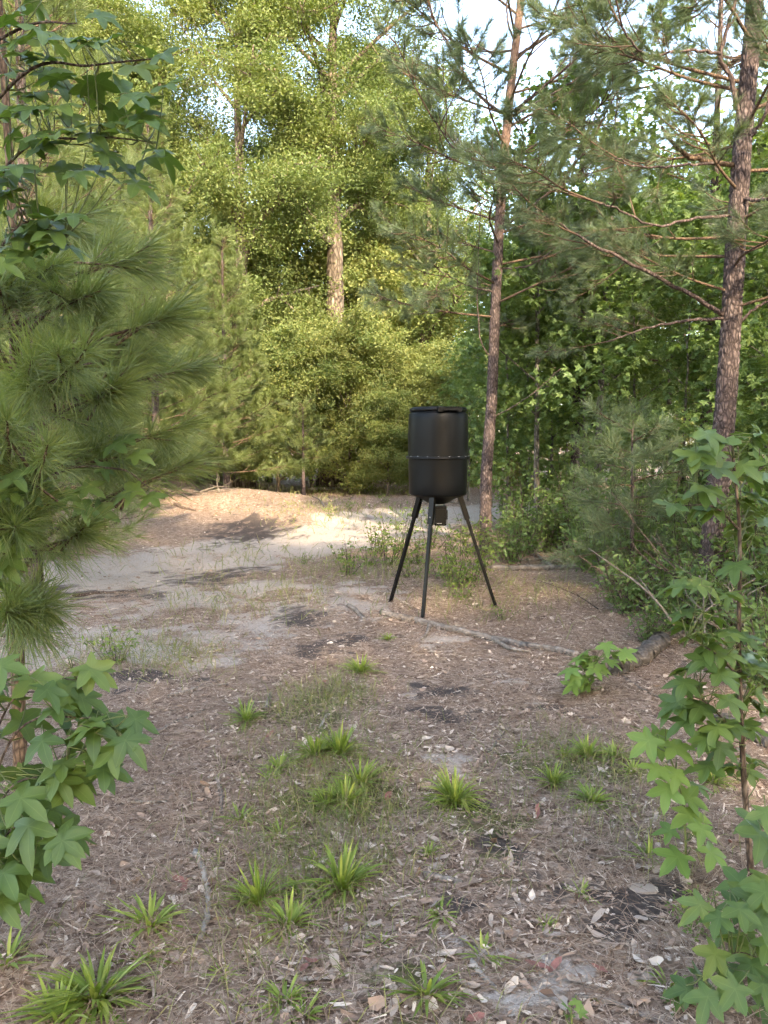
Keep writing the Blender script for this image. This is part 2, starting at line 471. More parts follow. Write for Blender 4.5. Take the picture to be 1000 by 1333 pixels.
def build_ground():
    u = np.linspace(-1, 1, 301); wv = np.linspace(-1, 1, 381)
    xs = 5.0 * u + 6 * u ** 3 + 240 * np.sign(u) * np.abs(u) ** 9
    ys = 5.0 + 7.0 * wv + 12 * wv ** 3 + 270 * np.sign(wv) * np.abs(wv) ** 11
    X, Y = np.meshgrid(xs, ys); Z = height(X, Y)
    nx, ny = len(xs), len(ys)
    i = np.arange(ny - 1)[:, None] * nx; j = np.arange(nx - 1)[None]
    f = np.stack([i + j, i + j + 1, i + nx + j + 1, i + nx + j], -1).reshape(-1, 4)
    mb = MB(); mb.add(np.stack([X, Y, Z], -1), f4=f)
    me = mb.mesh('ground', [M_ground])
    s, d, g = masks(X.ravel(), Y.ravel())
    ca = me.attributes.new('cover', 'FLOAT_COLOR', 'POINT')
    ca.data.foreach_set('color', np.stack([s, d, g, np.ones_like(s)], -1).astype(np.float32).ravel())
    o = link('ground', me); o['kind'] = 'structure'
    o['label'] = 'forest floor of leaf litter, pine straw and pale sand track'
build_ground()

# ------------------------------------------------------------------ leaf templates
LEAF_V = np.array([[0, 0, 0], [-0.24, 0.42, 0.07], [0, 1, 0], [0.24, 0.42, 0.07], [0, 0.45, -0.02]])
LEAF_F = np.array([[0, 4, 1], [1, 4, 2], [0, 3, 4], [3, 2, 4]])
RHOMB_V = np.array([[0, 0, 0], [-0.27, 0.45, 0.06], [0, 1, -0.04], [0.27, 0.45, 0.06]])
RHOMB_F = np.array([[0, 2, 1], [0, 3, 2]])

def star_low():
    v = [[0, 0.30, 0]]
    for k, (a, r) in enumerate([(90, .70), (62, .33), (34, .58), (3, .31), (-28, .46), (-90, .24), (208, .46), (177, .31), (146, .58), (118, .33)]):
        v.append([r * math.cos(R(a)), 0.30 + r * math.sin(R(a)), -0.10 if k % 2 == 0 else 0.03])
    v = np.array(v); v[:, 1] -= 0.06
    f = [[0, 1 + (k + 1) % 10, 1 + k] for k in range(10)]
    return v, np.array(f)
STAR_V, STAR_F = star_low()

def frames(n, rng, flat=0.65, size=1.0, var=0.3):
    nr = norm(rng.normal(size=(n, 3)) * (1 - flat) + np.array([0, 0, flat]))
    a = rng.normal(size=(n, 3)); a[:, 2] -= 0.25
    a = norm(a - nr * np.sum(a * nr, 1, keepdims=True))
    x = np.cross(a, nr)
    s = size * (1 + var * rng.uniform(-1, 1, n))[:, None]
    return np.stack([x * s, a * s, nr * s], -1)

def star_leaf(seed):
    """five pointed gum leaf with folded lobes and a stalk; axis +y, unit = leaf width"""
    rng = np.random.default_rng(seed)
    mb = MB(); c = np.array([0, 0.18, 0.0])
    lobes = [(-38, .46), (30, .60), (90, .70), (150, .60), (218, .46)]
    vs = [c]; aux = [1.0]; f = []
    ring = []
    for k, (a, r) in enumerate(lobes):
        a = a + rng.uniform(-5, 5); r = r * rng.uniform(.92, 1.06)
        def p(ang, rad, z): return [c[0] + rad * math.cos(R(ang)), c[1] + rad * math.sin(R(ang)), z]
        dz = rng.uniform(-.16, -.04) * r
        wv = 25 if k != 2 else 22
        b = len(vs)
        vs += [p(a - wv, r * .54, .02), p(a - wv * .56, r * .75, .010 + dz * .5), p(a, r * .55, -.012 + dz * .3), p(a, r, dz),
               p(a + wv * .56, r * .75, .010 + dz * .5), p(a + wv, r * .54, .02)]
        aux += [0, 0, 1, 1, 0, 0]
        f += [[0, b, b + 2], [b, b + 1, b + 2], [b + 1, b + 3, b + 2], [b + 2, b + 3, b + 4], [b + 2, b + 4, b + 5], [0, b + 2, b + 5]]
        ring.append((b, b + 5, a))
    for k in range(4):
        i0 = ring[k][1]; i1 = ring[k + 1][0]
        am = (ring[k][2] + ring[k + 1][2]) / 2
        j = len(vs); rr = .275
        vs.append([c[0] + rr * math.cos(R(am)), c[1] + rr * math.sin(R(am)), .02]); aux.append(0)
        f += [[0, i0, j], [0, j, i1]]
    # base notch
    j = len(vs); vs.append([0, 0.0, 0]); aux.append(.9)
    f += [[0, ring[4][1], j], [0, j, ring[0][0]]]
    vs = np.array(vs); vs[:, 2] += -rng.uniform(.05, .35) * vs[:, 1] ** 2 + rng.uniform(-.45, .45) * vs[:, 0] ** 2 + rng.uniform(-.08, .08) * vs[:, 0] + rng.normal(0, .014, len(vs))
    f = np.array(f)
    e1 = vs[f[:, 1], :2] - vs[f[:, 0], :2]; e2 = vs[f[:, 2], :2] - vs[f[:, 0], :2]
    fl = (e1[:, 0] * e2[:, 1] - e1[:, 1] * e2[:, 0]) < 0
    f[fl] = f[fl][:, ::-1]
    mb.add(vs, f3=f, mat=0, tint=rng.uniform(.3, .7), aux=np.array(aux))
    st = spline([[0, 0.01, 0], [0, -0.22, -0.02], [0.02, -0.5, -0.10]], 5)
    mb.tube(st, np.linspace(.009, .013, 5), 5, mat=1)
    return mb

NEAR_LEAVES = [star_leaf(100 + i).mesh('gum_leaf', [M_near_leaf, M_green_stem]) for i in range(12)]
BRIGHT_LEAVES = [star_leaf(120 + i).mesh('bright_gum_leaf', [M_bright_leaf, M_green_stem]) for i in range(4)]

# ------------------------------------------------------------------ pine pieces
def needles(mb, p0, d, seg, n, nl, wd, rng, mat=0, two=False, spread=(22, 70), tone=0.5):
    d = norm(d)
    u = rng.uniform(0, 1, n) ** 0.8
    b = p0 + d * (seg * u)[:, None]
    q = rng.normal(size=(n, 3)); q = norm(q - d * (q @ d)[:, None])
    al = np.radians(rng.uniform(*spread, n)) * (1.05 - 0.5 * u)
    nd = norm(d * np.cos(al)[:, None] + q * np.sin(al)[:, None])
    L = nl * rng.uniform(.75, 1.1, n)[:, None]
    wx = norm(np.cross(nd, rng.normal(size=(n, 3)))) * wd * 0.5
    sag = np.zeros((n, 3)); sag[:, 2] = -1
    tip = b + nd * L + sag * L * rng.uniform(.02, .22, n)[:, None]
    tint = np.clip(tone + rng.normal(0, .22, n), 0, 1)
    if two:
        md = b + nd * L * .5 + sag * L * .02
        v = np.stack([b - wx * .7, b + wx * .7, md + wx, md - wx, tip], 1)
        k = np.arange(n)[:, None] * 5
        mb.add(v.reshape(-1, 3), f3=k + np.array([[3, 2, 4]]), f4=k + np.array([[0, 1, 2, 3]]), mat=mat, tint=np.repeat(tint, 5))
    else:
        v = np.stack([b - wx, b + wx, tip], 1)
        mb.add(v.reshape(-1, 3), f3=(np.arange(n)[:, None] * 3 + np.array([[0, 1, 2]])), mat=mat, tint=np.repeat(tint, 3))

def bough_mesh(name, L, ntw, nl, nper, wd, seed, start=0.3, rise=0.12, mats=None, r0=0.012, bare=0.35, sub=1):
    rng = np.random.default_rng(seed); mb = MB()
    k = 8
    ax = spline([[0, 0, 0], [rng.uniform(-.05, .05) * L, L * .35, rise * L * .2], [rng.uniform(-.08, .08) * L, L * .7, rise * L * .6], [rng.uniform(-.1, .1) * L, L, rise * L + .05]], k * 2)
    mb.tube(ax, np.linspace(r0, r0 * .3, len(ax)), 6, mat=0)
    needles(mb, ax[-3], ax[-1] - ax[-3], np.linalg.norm(ax[-1] - ax[-3]) + .06, int(nper * 1.3), nl, wd, rng, 1)
    for i in range(ntw):
        t = start + (0.95 - start) * (i + rng.uniform(.2, .8)) / ntw
        p = ax[min(int(t * (len(ax) - 1)), len(ax) - 2)]
        s = 1 if i % 2 else -1
        ang = R(rng.uniform(28, 62)) * s
        d = np.array([math.sin(ang), math.cos(ang), rng.uniform(-.25, .45)])
        l = L * rng.uniform(.22, .42) * (1.15 - .7 * t)
        tw = spline([p, p + d * l * .5 + [0, 0, -.02], p + d * l + [0, 0, .12 * l]], 6)
        mb.tube(tw, np.linspace(r0 * .45, r0 * .2, 6), 5, mat=0)
        dd = tw[-1] - tw[-2]
        seg = min(l * (1 - bare), .32)
        needles(mb, tw[-1] - norm(dd) * seg * .8, dd, seg, nper, nl, wd, rng, 1)
        if sub and l > .3:
            for q in range(sub):
                o2 = tw[2 + q]; d2 = norm(d + rng.normal(0, .5, 3)); l2 = l * rng.uniform(.3, .5)
                mb.tube(np.array([o2, o2 + d2 * l2]), [r0 * .28, r0 * .18], 4, mat=0)
                needles(mb, o2 + d2 * l2 * .4, d2, l2 * .6, int(nper * .7), nl, wd, rng, 1)
    return mb.mesh(name, mats)

def pine(name, label, trunk_pts, trunk_r, boughs, nb, zr, lr, seed, elev=(-5, 25), group=None, plate=None, upper=None, skip=None, az_bias=None, sides=14, nring=None):
    """trunk polyline in world space + boughs from a list of shared meshes"""
    rng = np.random.default_rng(seed)
    tp = np.asarray(trunk_pts, float); base = tp[0].copy()
    root = thing(name, label, 'tree', base, group=group)
    n = nring or 60
    sp = spline(tp - base, n)
    t = np.linspace(0, 1, n)
    rad = np.interp(t, np.linspace(0, 1, len(trunk_r)), trunk_r)
    rad = rad * (1 + .45 * np.exp(-t * n / 3.0))
    mb = MB()
    tint = np.zeros(n) if upper is None else sstep(upper[0], upper[1], sp[:, 2])
    mb.tube(sp - [0, 0, .04], rad, sides, rough=.16 if plate else .06, plate=plate, seed=seed, tint=tint)
    link('trunk', mb.mesh('trunk', [M_pine_bark]), root)
    H = sp[-1][2]
    az = rng.uniform(0, 6.28)
    for i in range(nb):
        f = (i + rng.uniform(0, .8)) / nb
        z = zr[0] + (zr[1] - zr[0]) * f
        az += 2.4 + rng.uniform(-.4, .4)
        a = az
        if az_bias is not None and rng.random() < az_bias[1]: a = az_bias[0] + rng.normal(0, .7)
        k = np.argmin(np.abs(sp[:, 2] - z)); p = sp[k]
        el = R(elev[0] + (elev[1] - elev[0]) * f + rng.uniform(-8, 8))
        s = (lr[0] + (lr[1] - lr[0]) * f) * rng.uniform(.8, 1.15)
        d = np.array([math.cos(a) * math.cos(el), math.sin(a) * math.cos(el), math.sin(el)])
        if skip is not None and skip(p + base, d, s): continue
        x, y, zz = axes(d)
        x, zz = (x * math.cos(.3) + zz * math.sin(.3), zz * math.cos(.3) - x * math.sin(.3)) if i % 2 else (x, zz)
        me = boughs[int(rng.integers(len(boughs)))]
        sx = s / me['L']
        sw = sx ** 0.6
        link('bough', me, root, M=frame_matrix(x * sw, y * sx, zz * sw, p))
    return root

def mk_boughs(n, L, seed, **kw):
    r = []
    for i in range(n):
        me = bough_mesh('bough', L, seed=seed + i, **kw); me['L'] = L; r.append(me)
    return r

B_young = mk_boughs(6, 1.3, 200, ntw=9, nl=.20, nper=75, wd=.0058, start=.18, rise=.18, mats=[M_pine_twig, M_needle], r0=.012, bare=.2)
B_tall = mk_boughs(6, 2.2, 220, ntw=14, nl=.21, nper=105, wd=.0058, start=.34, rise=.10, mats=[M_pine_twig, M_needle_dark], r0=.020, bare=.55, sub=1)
B_far = mk_boughs(4, 1.6, 240, ntw=12, nl=.20, nper=120, wd=.0075, start=.2, rise=.15, mats=[M_pine_twig, M_needle], r0=.016, bare=.2)
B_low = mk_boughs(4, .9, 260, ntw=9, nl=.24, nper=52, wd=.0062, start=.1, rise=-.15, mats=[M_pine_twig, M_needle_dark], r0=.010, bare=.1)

# ------------------------------------------------------------------ broadleaf trees
def broadleaf(name, label, base, H, cr, tr, zb, nl, leaf, nclump, per, seed, mats, tmpl=None, group=None, flat=.45, top=1.0,
              clump=(.75, .45), lean=(0, 0), cat='tree', subs=5, spray=0, trunk_top=.93, sides=12, profile=1.0, tone=.5):
    rng = np.random.default_rng(seed)
    root = thing(name, label, cat, base, group=group)
    n = 26
    wob = np.cumsum(rng.normal(0, .018 * H / n ** .5, (n, 2)), 0)
    z = np.linspace(-.15, H * trunk_top, n)
    t = np.linspace(0, 1, n)
    tp = np.stack([wob[:, 0] * t + lean[0] * t * H, wob[:, 1] * t + lean[1] * t * H, z], 1)
    rad = tr * (1 - t * .86) * (1 + .5 * np.exp(-t * 16))
    mb = MB(); mb.tube(tp, rad, sides, rough=.14, seed=seed)
    link('trunk', mb.mesh('trunk', [mats[0]]), root)
    cents = []
    az = rng.uniform(0, 6.28)
    for i in range(nl):
        f = (i + .5) / nl
        zs = zb * .8 + (H * .86 - zb * .8) * f ** 1.1
        k = int(np.clip(np.searchsorted(z, zs), 1, n - 1)); p = tp[k]
        az += 2.4 + rng.uniform(-.5, .5)
        el = R(rng.uniform(12, 35) + 35 * f)
        zc = (zs - zb) / max(H - zb, .1)
        reach = cr * math.sqrt(max(.08, 1 - (2 * min(max(zc, 0), 1) * profile - .75) ** 2 * .75)) * rng.uniform(.75, 1.05)
        d = np.array([math.cos(az) * math.cos(el), math.sin(az) * math.cos(el), math.sin(el)])
        e = p + d * reach + [0, 0, rng.uniform(-.06, .04) * reach]
        lp = spline([p, p + d * reach * .45 + rng.normal(0, .06 * reach, 3) + [0, 0, .05 * reach], e], 10)
        mb = MB()
        r0 = min(rad[k] * .55, .05 * reach + .008)
        mb.tube(lp, np.linspace(r0, r0 * .22, 10), 7, rough=.12, seed=seed + i)
        for j in range(subs):
            u = .3 + .7 * (j + rng.random()) / subs
            q = lp[min(int(u * 9), 9)]
            dd = norm(d + rng.normal(0, .75, 3)); l = reach * rng.uniform(.2, .42)
            ee = q + dd * l
            mb.tube(spline([q, q + dd * l * .5 + rng.normal(0, .05 * l, 3), ee], 5), np.linspace(r0 * .34, r0 * .1, 5), 5)
            cents += [ee, q + dd * l * .55]
            for kk in range(spray):
                b_ = q + dd * l * rng.uniform(.25, 1.0); o_ = norm(rng.normal(size=3) * [1, 1, .55]) * rng.uniform(.25, .7) * min(l, 1.6)
                cents.append(b_ + o_)
                if kk % 2 == 0: mb.tube(np.array([b_, b_ + o_]), [r0 * .10, r0 * .05], 4)
        cents.append(e)
        link('limb', mb.mesh('limb', [mats[0]]), root)
    cents += [tp[-1], tp[-2], tp[-3]]
    cents = np.array(cents)
    idx = rng.permutation(len(cents))[:nclump] if len(cents) > nclump else np.arange(len(cents))
    cc = cents[idx]
    if len(cc) < nclump:
        ex = cents[rng.integers(len(cents), size=nclump - len(cc))] + rng.normal(0, cr * .10, (nclump - len(cc), 3))
        cc = np.vstack([cc, ex])
    m = rng.poisson(per, len(cc)); N = int(m.sum())
    cen = np.repeat(cc, m, 0)
    cs = np.repeat(rng.uniform(.6, 1.25, len(cc)), m)[:, None]
    off = rng.normal(size=(N, 3)) * .62
    pos = cen + off * cs * np.array([clump[0], clump[0], clump[1]])
    pos[:, 2] = np.maximum(pos[:, 2], .05)
    ct = np.repeat(rng.normal(0, .16, len(cc)), m)
    tint = np.clip(tone + ct + rng.normal(0, .16, N), 0, 1)
    tv, tf = tmpl if tmpl is not None else (RHOMB_V, RHOMB_F)
    mb = MB(); mb.scatter(tv, tf, frames(N, rng, flat, leaf), pos, tint)
    link('crown', mb.mesh('crown', [mats[1]], smooth=False), root)
    return root

def put(root, loc, rotz=0, s=1.0, label=None, group=None, sz=None):
    root.location = tuple(map(float, loc)); root.rotation_euler = (0, 0, rotz)
    root.scale = (s, s, sz or s)
    if label: root['label'] = label
    if group: root['group'] = group
    return root

def gz(x, y): return float(height(x, y))
def g3(px, Y): 
    x = (px - 500) / FPX * Y * 1.0
    return (x, Y, gz(x, Y))

# ------------------------------------------------------------------ background broadleaf trees
OAKM = [M_oak_bark, M_oak_leaf]; BUSHM = [M_oak_bark, M_bush_leaf]; GUMM = [M_gum_bark, M_gum_leaf]
G_BACK = 'sunlit trees at the far edge of the clearing'
oak_a = broadleaf('oak_tree', 'big spreading oak with thick pale trunk rising behind the clearing', g3(433, 28), 21, 5.6, .44, 9.6, 20, .095, 1150, 150, 11, OAKM, flat=.5, clump=(.66, .27), subs=7, spray=6)
oak_b = broadleaf('oak_tree', 'dense yellow green oak rising right behind the young pines', g3(318, 25.5), 19, 3.7, .28, 3.0, 20, .094, 1000, 135, 12, OAKM, flat=.5, clump=(.56, .25), subs=7, spray=6, tone=.62)
oak_c = broadleaf('oak_tree', 'leafy oak behind the shrubs, between big oak and tall pine', g3(545, 31), 15.0, 4.2, .26, 3.0, 18, .098, 740, 125, 13, OAKM, flat=.5, clump=(.62, .26), subs=7, spray=5, tone=.4)
def copy_at(src, loc, rz, s, label, group=None, sz=None, name=None):
    c = copy_tree(src)
    if name: c.name = name
    if group is None and 'group' in c: del c['group']
    return put(c, loc, rz, s, label, group, sz)
far_rows = [(oak_b, 180, 31, 1.0), (oak_a, 60, 34, 0.8), (oak_c, 250, 37, 1.05), (oak_b, 390, 40, 1.0), (oak_c, 490, 42, 1.0), (oak_c, -40, 30, 0.95), (oak_b, -140, 33, .9),
            (oak_c, 640, 36, .70), (oak_c, 720, 30, .66), (oak_b, 800, 33, .62), (oak_c, 880, 28, .74), (oak_b, 960, 31, .75), (oak_c, 1060, 30, .85), (oak_a, 1180, 34, .7), (oak_b, 475, 35, 1.05), (oak_c, 215, 29, 1.15), (oak_a, 130, 37, 1.0), (oak_c, 565, 38, .95), (oak_b, 95, 27, .95)]
for i, (src, px, Y, s) in enumerate(far_rows):
    zone = 'behind the young pines' if px < 300 else ('behind the big spreading oak' if px < 560 else 'behind the shaded thicket')
    copy_at(src, g3(px, Y), 1.3 * i + .4, s, 'far oak filling gaps ' + zone, 'far oaks ' + zone)

# tall understory shrubs round the foot of the big oak
bush_a = broadleaf('understory_shrub', 'big rounded yellow leaved shrub in front of the big oak trunk', g3(455, 24.5), 5.2, 2.4, .07, .2, 20, .085, 560, 105, 31, BUSHM, flat=.5, clump=(.36, .18), subs=6, spray=4, cat='shrub', tone=.72, sides=7)
bush_b = broadleaf('understory_shrub', 'loose sunlit shrub beside the small pine, left of the big oak', g3(362, 23.5), 4.9, 1.7, .06, .2, 17, .088, 380, 90, 32, BUSHM, flat=.5, clump=(.34, .17), subs=6, spray=4, cat='shrub', tone=.62, sides=7)
bush_rows = [(bush_a, 535, 25.5, .86, 'green shrub at the edge of the clearing behind the feeder barrel'),
             (bush_b, 405, 26.5, 1.0, 'yellow shrub tucked behind the big rounded shrub'),
             (bush_a, 590, 24, .80, 'shrub between the feeder and the tall slender pine'),
             (bush_a, 470, 31, 1.75, 'tall dim shrub filling the gap behind the big oak trunk'),
             (bush_a, 520, 34, 1.9, 'tall dim shrub far behind the green shrub at the clearing edge'),
             (bush_a, 350, 30, 1.8, 'tall leafy shrub behind the loose sunlit shrub'),
             (bush_b, 505, 22.8, .62, 'low pale green shrub above the bare dead branches')]
for i, (src, px, Y, s, lab) in enumerate(bush_rows):
    copy_at(src, g3(px, Y), 2.1 * i + 1, s, lab)
for i, (src, px, Y, s) in enumerate([(bush_b, 300, 22.5, .8), (bush_a, 240, 25, .75), (bush_b, 190, 21, .7), (bush_a, 120, 24, .8), (bush_a, 20, 20, .8), (bush_b, -60, 17, .9), (bush_a, -160, 22, 1.0),
                                     (bush_a, 665, 27, .9), (bush_b, 760, 24, .8), (bush_b, 850, 26, .9), (bush_a, 940, 24, .9), (bush_a, 1060, 21, 1.0), (bush_a, 270, 32, 1.7), (bush_a, 160, 30, 1.7), (bush_a, 60, 28, 1.6)]):
    zone = 'behind the young pines' if px < 320 else 'at the back of the shaded thicket'
    copy_at(src, g3(px, Y), 1.7 * i + .5, s, 'leafy shrub filling in low ' + zone, 'shrubs ' + zone)

# woodland along the right hand side and behind the viewer: it shades the near ground
shade_src = oak_c
for i, (x, y, s) in enumerate([(-4.5, -10.5, .74), (-1.2, -11.8, .98), (2, -11, .96), (5, -12, 1.0), (8.5, -10.5, .82), (12, -10, .82), (7.6, 2.4, .56), (10.5, 4, .56), (7.0, -1.5, .54)]):
    copy_at(shade_src, (x, y, gz(x, y)), 1.1 * i, s, 'woodland tree on the right hand side of the track', 'woodland trees beside the track')

# ------------------------------------------------------------------ shaded thicket of young gum trees
gum_a = broadleaf('young_gum_tree', 'slender young gum tree rising behind the grey brush pile', g3(700, 12.6), 7.2, 1.5, .052, 2.1, 16, .115, 190, 20, 41, GUMM, (STAR_V, STAR_F), flat=.6, clump=(.38, .22), subs=4, sides=8)
gum_b = broadleaf('young_gum_tree', 'tallest of the young gums, with straight dark stem, in the thicket', g3(778, 13.0), 8.2, 1.7, .068, 2.6, 17, .118, 200, 20, 42, GUMM, (STAR_V, STAR_F), flat=.6, clump=(.4, .22), subs=4, sides=8)
gum_c = broadleaf('young_gum_tree', 'short young gum tree just behind the drooping low pine', g3(828, 11.0), 5.2, 1.2, .030, .6, 13, .112, 150, 19, 43, GUMM, (STAR_V, STAR_F), flat=.6, clump=(.36, .2), subs=4, sides=8)
for i, (src, px, Y, s) in enumerate([(gum_c, 662, 13.5, .95), (gum_a, 682, 15.5, .9), (gum_c, 718, 14.6, 1.1), (gum_a, 760, 14.2, .85), (gum_c, 800, 15, 1.1), (gum_b, 868, 15.5, .9), (gum_c, 890, 10.5, .9), (gum_c, 985, 10.5, 1.0), (gum_a, 1020, 11.5, 1.0), (gum_c, 1010, 8.6, .9),
                                     (gum_b, 1080, 13, 1.0), (gum_c, 738, 18.5, 1.2), (gum_c, 640, 19, 1.0), (gum_a, 815, 18.5, 1.0), (gum_a, 940, 17, 1.0), (gum_c, 1075, 9.5, 1.0), (gum_c, 610, 21, .9),
                                     (gum_b, 690, 20, .85), (gum_b, 880, 20, .9), (gum_a, 1000, 15.5, 1.0)]):
    zone = 'deep at the back of the thicket' if Y > 16 else ('beside the tall slender pine' if px < 730 else ('behind the drooping low pine' if px < 880 else 'behind the thick barked pine'))
    copy_at(src, g3(px, Y), 2.2 * i + .7, s, 'thin young gum tree with star leaves ' + zone, 'young gum trees ' + zone)

# ------------------------------------------------------------------ pines
def tp(pixels, Y, dY=0):
    n = len(pixels)
    return np.array([at(px, py, Y + dY * i / max(n - 1, 1)) for i, (px, py) in enumerate(pixels)])
pm = tp([(632, 716), (633, 620), (640, 520), (645, 400), (652, 260), (663, 130), (678, 0), (692, -130), (700, -300)], 11.4)
pm[0] = P(632, 716); pm[0][1] = 11.4; pm[0][2] = gz(pm[0][0], 11.4)
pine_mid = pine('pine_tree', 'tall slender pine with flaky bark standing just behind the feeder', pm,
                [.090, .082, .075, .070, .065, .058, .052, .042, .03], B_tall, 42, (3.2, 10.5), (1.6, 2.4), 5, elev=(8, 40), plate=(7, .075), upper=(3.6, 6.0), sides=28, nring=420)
pr = tp([(918, 806), (925, 720), (938, 600), (948, 480), (957, 330), (968, 170), (983, 0), (992, -160), (1005, -420)], 7.0)
pr[0][2] = gz(pr[0][0], 7.0) - .02
pine_right = pine('pine_tree', 'thick barked pine trunk rising beside the fallen log', pr,
                  [.097, .094, .090, .085, .080, .073, .066, .056, .04], B_tall, 44, (2.7, 9.3), (1.4, 2.3), 6, elev=(2, 35), plate=(9, .06), upper=(7, 9), sides=36, nring=480,
                  az_bias=(math.pi, .35))
# named limbs of the two pines, traced along their real length
def limb(root, pix, Y0, Y1, r0, r1, me_list=None, tipscale=0, seed=0, mat=None):
    n = len(pix)
    w_ = np.array([at(px, py, Y0 + (Y1 - Y0) * i / (n - 1)) for i, (px, py) in enumerate(pix)])
    b = np.array(root.location)
    rng = np.random.default_rng(seed)
    sp = spline(w_ - b, 24); sp[1:-1] += rng.normal(0, .006, (22, 3))
    mb = MB(); mb.tube(sp, np.linspace(r0, r1, 24), 8, rough=.12, seed=seed, tint=.12)
    link('limb', mb.mesh('limb', [mat or M_pine_bark]), root)
    if tipscale:
        for k, (u, s) in enumerate([(1.0, 1.0), (.8, .75), (.62, .7), (.9, .8), (.48, .55)]):
            p = sp[min(int(u * 23), 22)]
            d = norm(sp[min(int(u * 23), 22)] - sp[min(int(u * 23), 22) - 2])
            d = norm(d + rng.normal(0, .45 if k else .1, 3) + [0, 0, .1])
            x, y, z = axes(d); s = s * tipscale
            link('bough', me_list[int(rng.integers(len(me_list)))], root, M=frame_matrix(x * s, y * s, z * s, p))
for i, (pix, y0, y1, r0, r1, ts) in enumerate([
        ([(945, 412), (900, 385), (840, 352), (780, 322), (722, 288)], 7.0, 6.2, .022, .008, .42),
        ([(948, 415), (890, 418), (840, 428), (790, 445)], 7.0, 6.6, .016, .006, .3),
        ([(957, 215), (905, 207), (880, 190), (862, 165)], 7.0, 6.7, .026, .012, 0),
        ([(955, 212), (890, 215), (835, 218), (800, 205)], 7.0, 6.4, .014, .005, .36),
        ([(966, 172), (953, 105), (938, 70), (955, 10), (960, -60)], 7.0, 6.8, .024, .012, .4),
        ([(938, 70), (900, 65), (840, 70), (805, 30)], 6.85, 6.2, .014, .006, .42),
        ([(950, 280), (900, 285), (850, 293), (800, 270), (770, 262)], 7.0, 6.2, .014, .006, .45),
        ([(966, 190), (990, 160), (1010, 120), (1050, 90)], 7.0, 6.7, .02, .01, .4),
        ([(945, 440), (985, 400), (1030, 380)], 7.0, 6.8, .016, .008, .4),
        ([(930, 650), (960, 640), (1000, 600)], 7.0, 6.9, .01, .004, 0),
        ([(960, 260), (1000, 258), (1040, 240)], 7.0, 6.4, .018, .008, .35),
        ([(922, 745), (880, 745), (850, 735), (822, 705)], 7.0, 6.8, .010, .004, 0)]):
    limb(pine_right, pix, y0, y1, r0, r1, B_tall, ts, 60 + i, M_pine_bark if i != 2 else M_pine_twig)
for i, (pix, y0, y1, r0, r1, ts) in enumerate([
        ([(669, 145), (700, 120), (740, 85), (790, 40)], 11.4, 10.6, .030, .010, .6),
        ([(668, 150), (690, 138), (740, 110), (800, 70)], 11.4, 11.8, .026, .010, .55),
        ([(672, 75), (700, 55), (740, 30), (780, 0)], 11.4, 11.0, .024, .010, .55),
        ([(660, 150), (630, 130), (600, 90), (580, 50), (560, 20)], 11.4, 10.8, .026, .010, .6),
        ([(668, 50), (660, 20), (662, -30)], 11.4, 11.2, .016, .010, .4),
        ([(655, 225), (625, 210), (590, 190), (560, 150)], 11.4, 10.7, .020, .008, .6),
        ([(650, 300), (690, 270), (730, 235), (775, 180)], 11.4, 10.8, .020, .008, .6),
        ([(645, 380), (610, 372), (570, 350)], 11.4, 10.8, .014, .006, .55),
        ([(647, 350), (690, 345), (740, 310)], 11.4, 11.0, .014, .006, .55),
        ([(642, 470), (625, 440), (622, 360), (626, 270)], 11.4, 11.2, .012, .005, 0),
        ([(640, 545), (690, 515), (730, 480)], 11.4, 11.3, .010, .004, 0)]):
    limb(pine_mid, pix, y0, y1, r0, r1, B_tall, ts, 90 + i, M_pine_bark)

# young pines on the left of the track
def straight(x, y, H, lean=(0, 0)):
    z = gz(x, y)
    return [(x, y, z), (x + lean[0] * .4, y + lean[1] * .4, z + H * .4), (x + lean[0], y + lean[1], z + H)]
pine('pine_tree', 'full young pine with long soft needles, tallest beside the track', straight(-3.75, 8.1, 8.6, (.15, 0)), [.075, .06, .02], B_young, 70, (.35, 8.5), (1.75, .7), 21, elev=(5, 48))
pine('pine_tree', 'bushy young pine with sunlit tips in front of the yellow oak', straight(-4.9, 16.6, 8.0), [.09, .07, .02], B_far, 74, (.4, 7.9), (2.1, .55), 22, elev=(5, 50))
pine('pine_tree', 'shorter young pine bordering the mound at the back', straight(-3.9, 19.0, 6.2), [.08, .06, .02], B_far, 60, (.4, 6.1), (1.8, .45), 23, elev=(5, 50))
pine('pine_tree', 'young pine half hidden at the far left behind its neighbours', straight(-5.3, 12.0, 8.4), [.08, .06, .02], B_far, 60, (.4, 8.2), (2.0, .6), 24, elev=(5, 48))
pine('pine_tree', 'small pine sapling with bare stem at the back of the mound', straight(-2.15, 20.5, 2.5), [.06, .04, .012], B_far, 17, (.95, 2.5), (.95, .35), 25, elev=(0, 45))
pine('pine_tree', 'drooping low pine sapling with hanging needles in the thicket', straight(2.62, 8.0, 1.75, (-.05, 0)), [.03, .022, .008], B_low, 19, (.3, 1.75), (.85, .5), 26, elev=(-15, 35))
pine('pine_tree', 'tall shaded pine deep in the thicket behind thick barked pine', straight(5.2, 12.5, 8.5), [.1, .08, .03], B_tall, 30, (2.6, 8.4), (2.0, .8), 27, elev=(0, 40))
pine('pine_tree', 'grey green pine behind the thicket, seen between the two tall pines', straight(3.6, 14.5, 8.0), [.09, .07, .03], B_tall, 34, (2.8, 7.9), (2.0, .8), 28, elev=(0, 40))

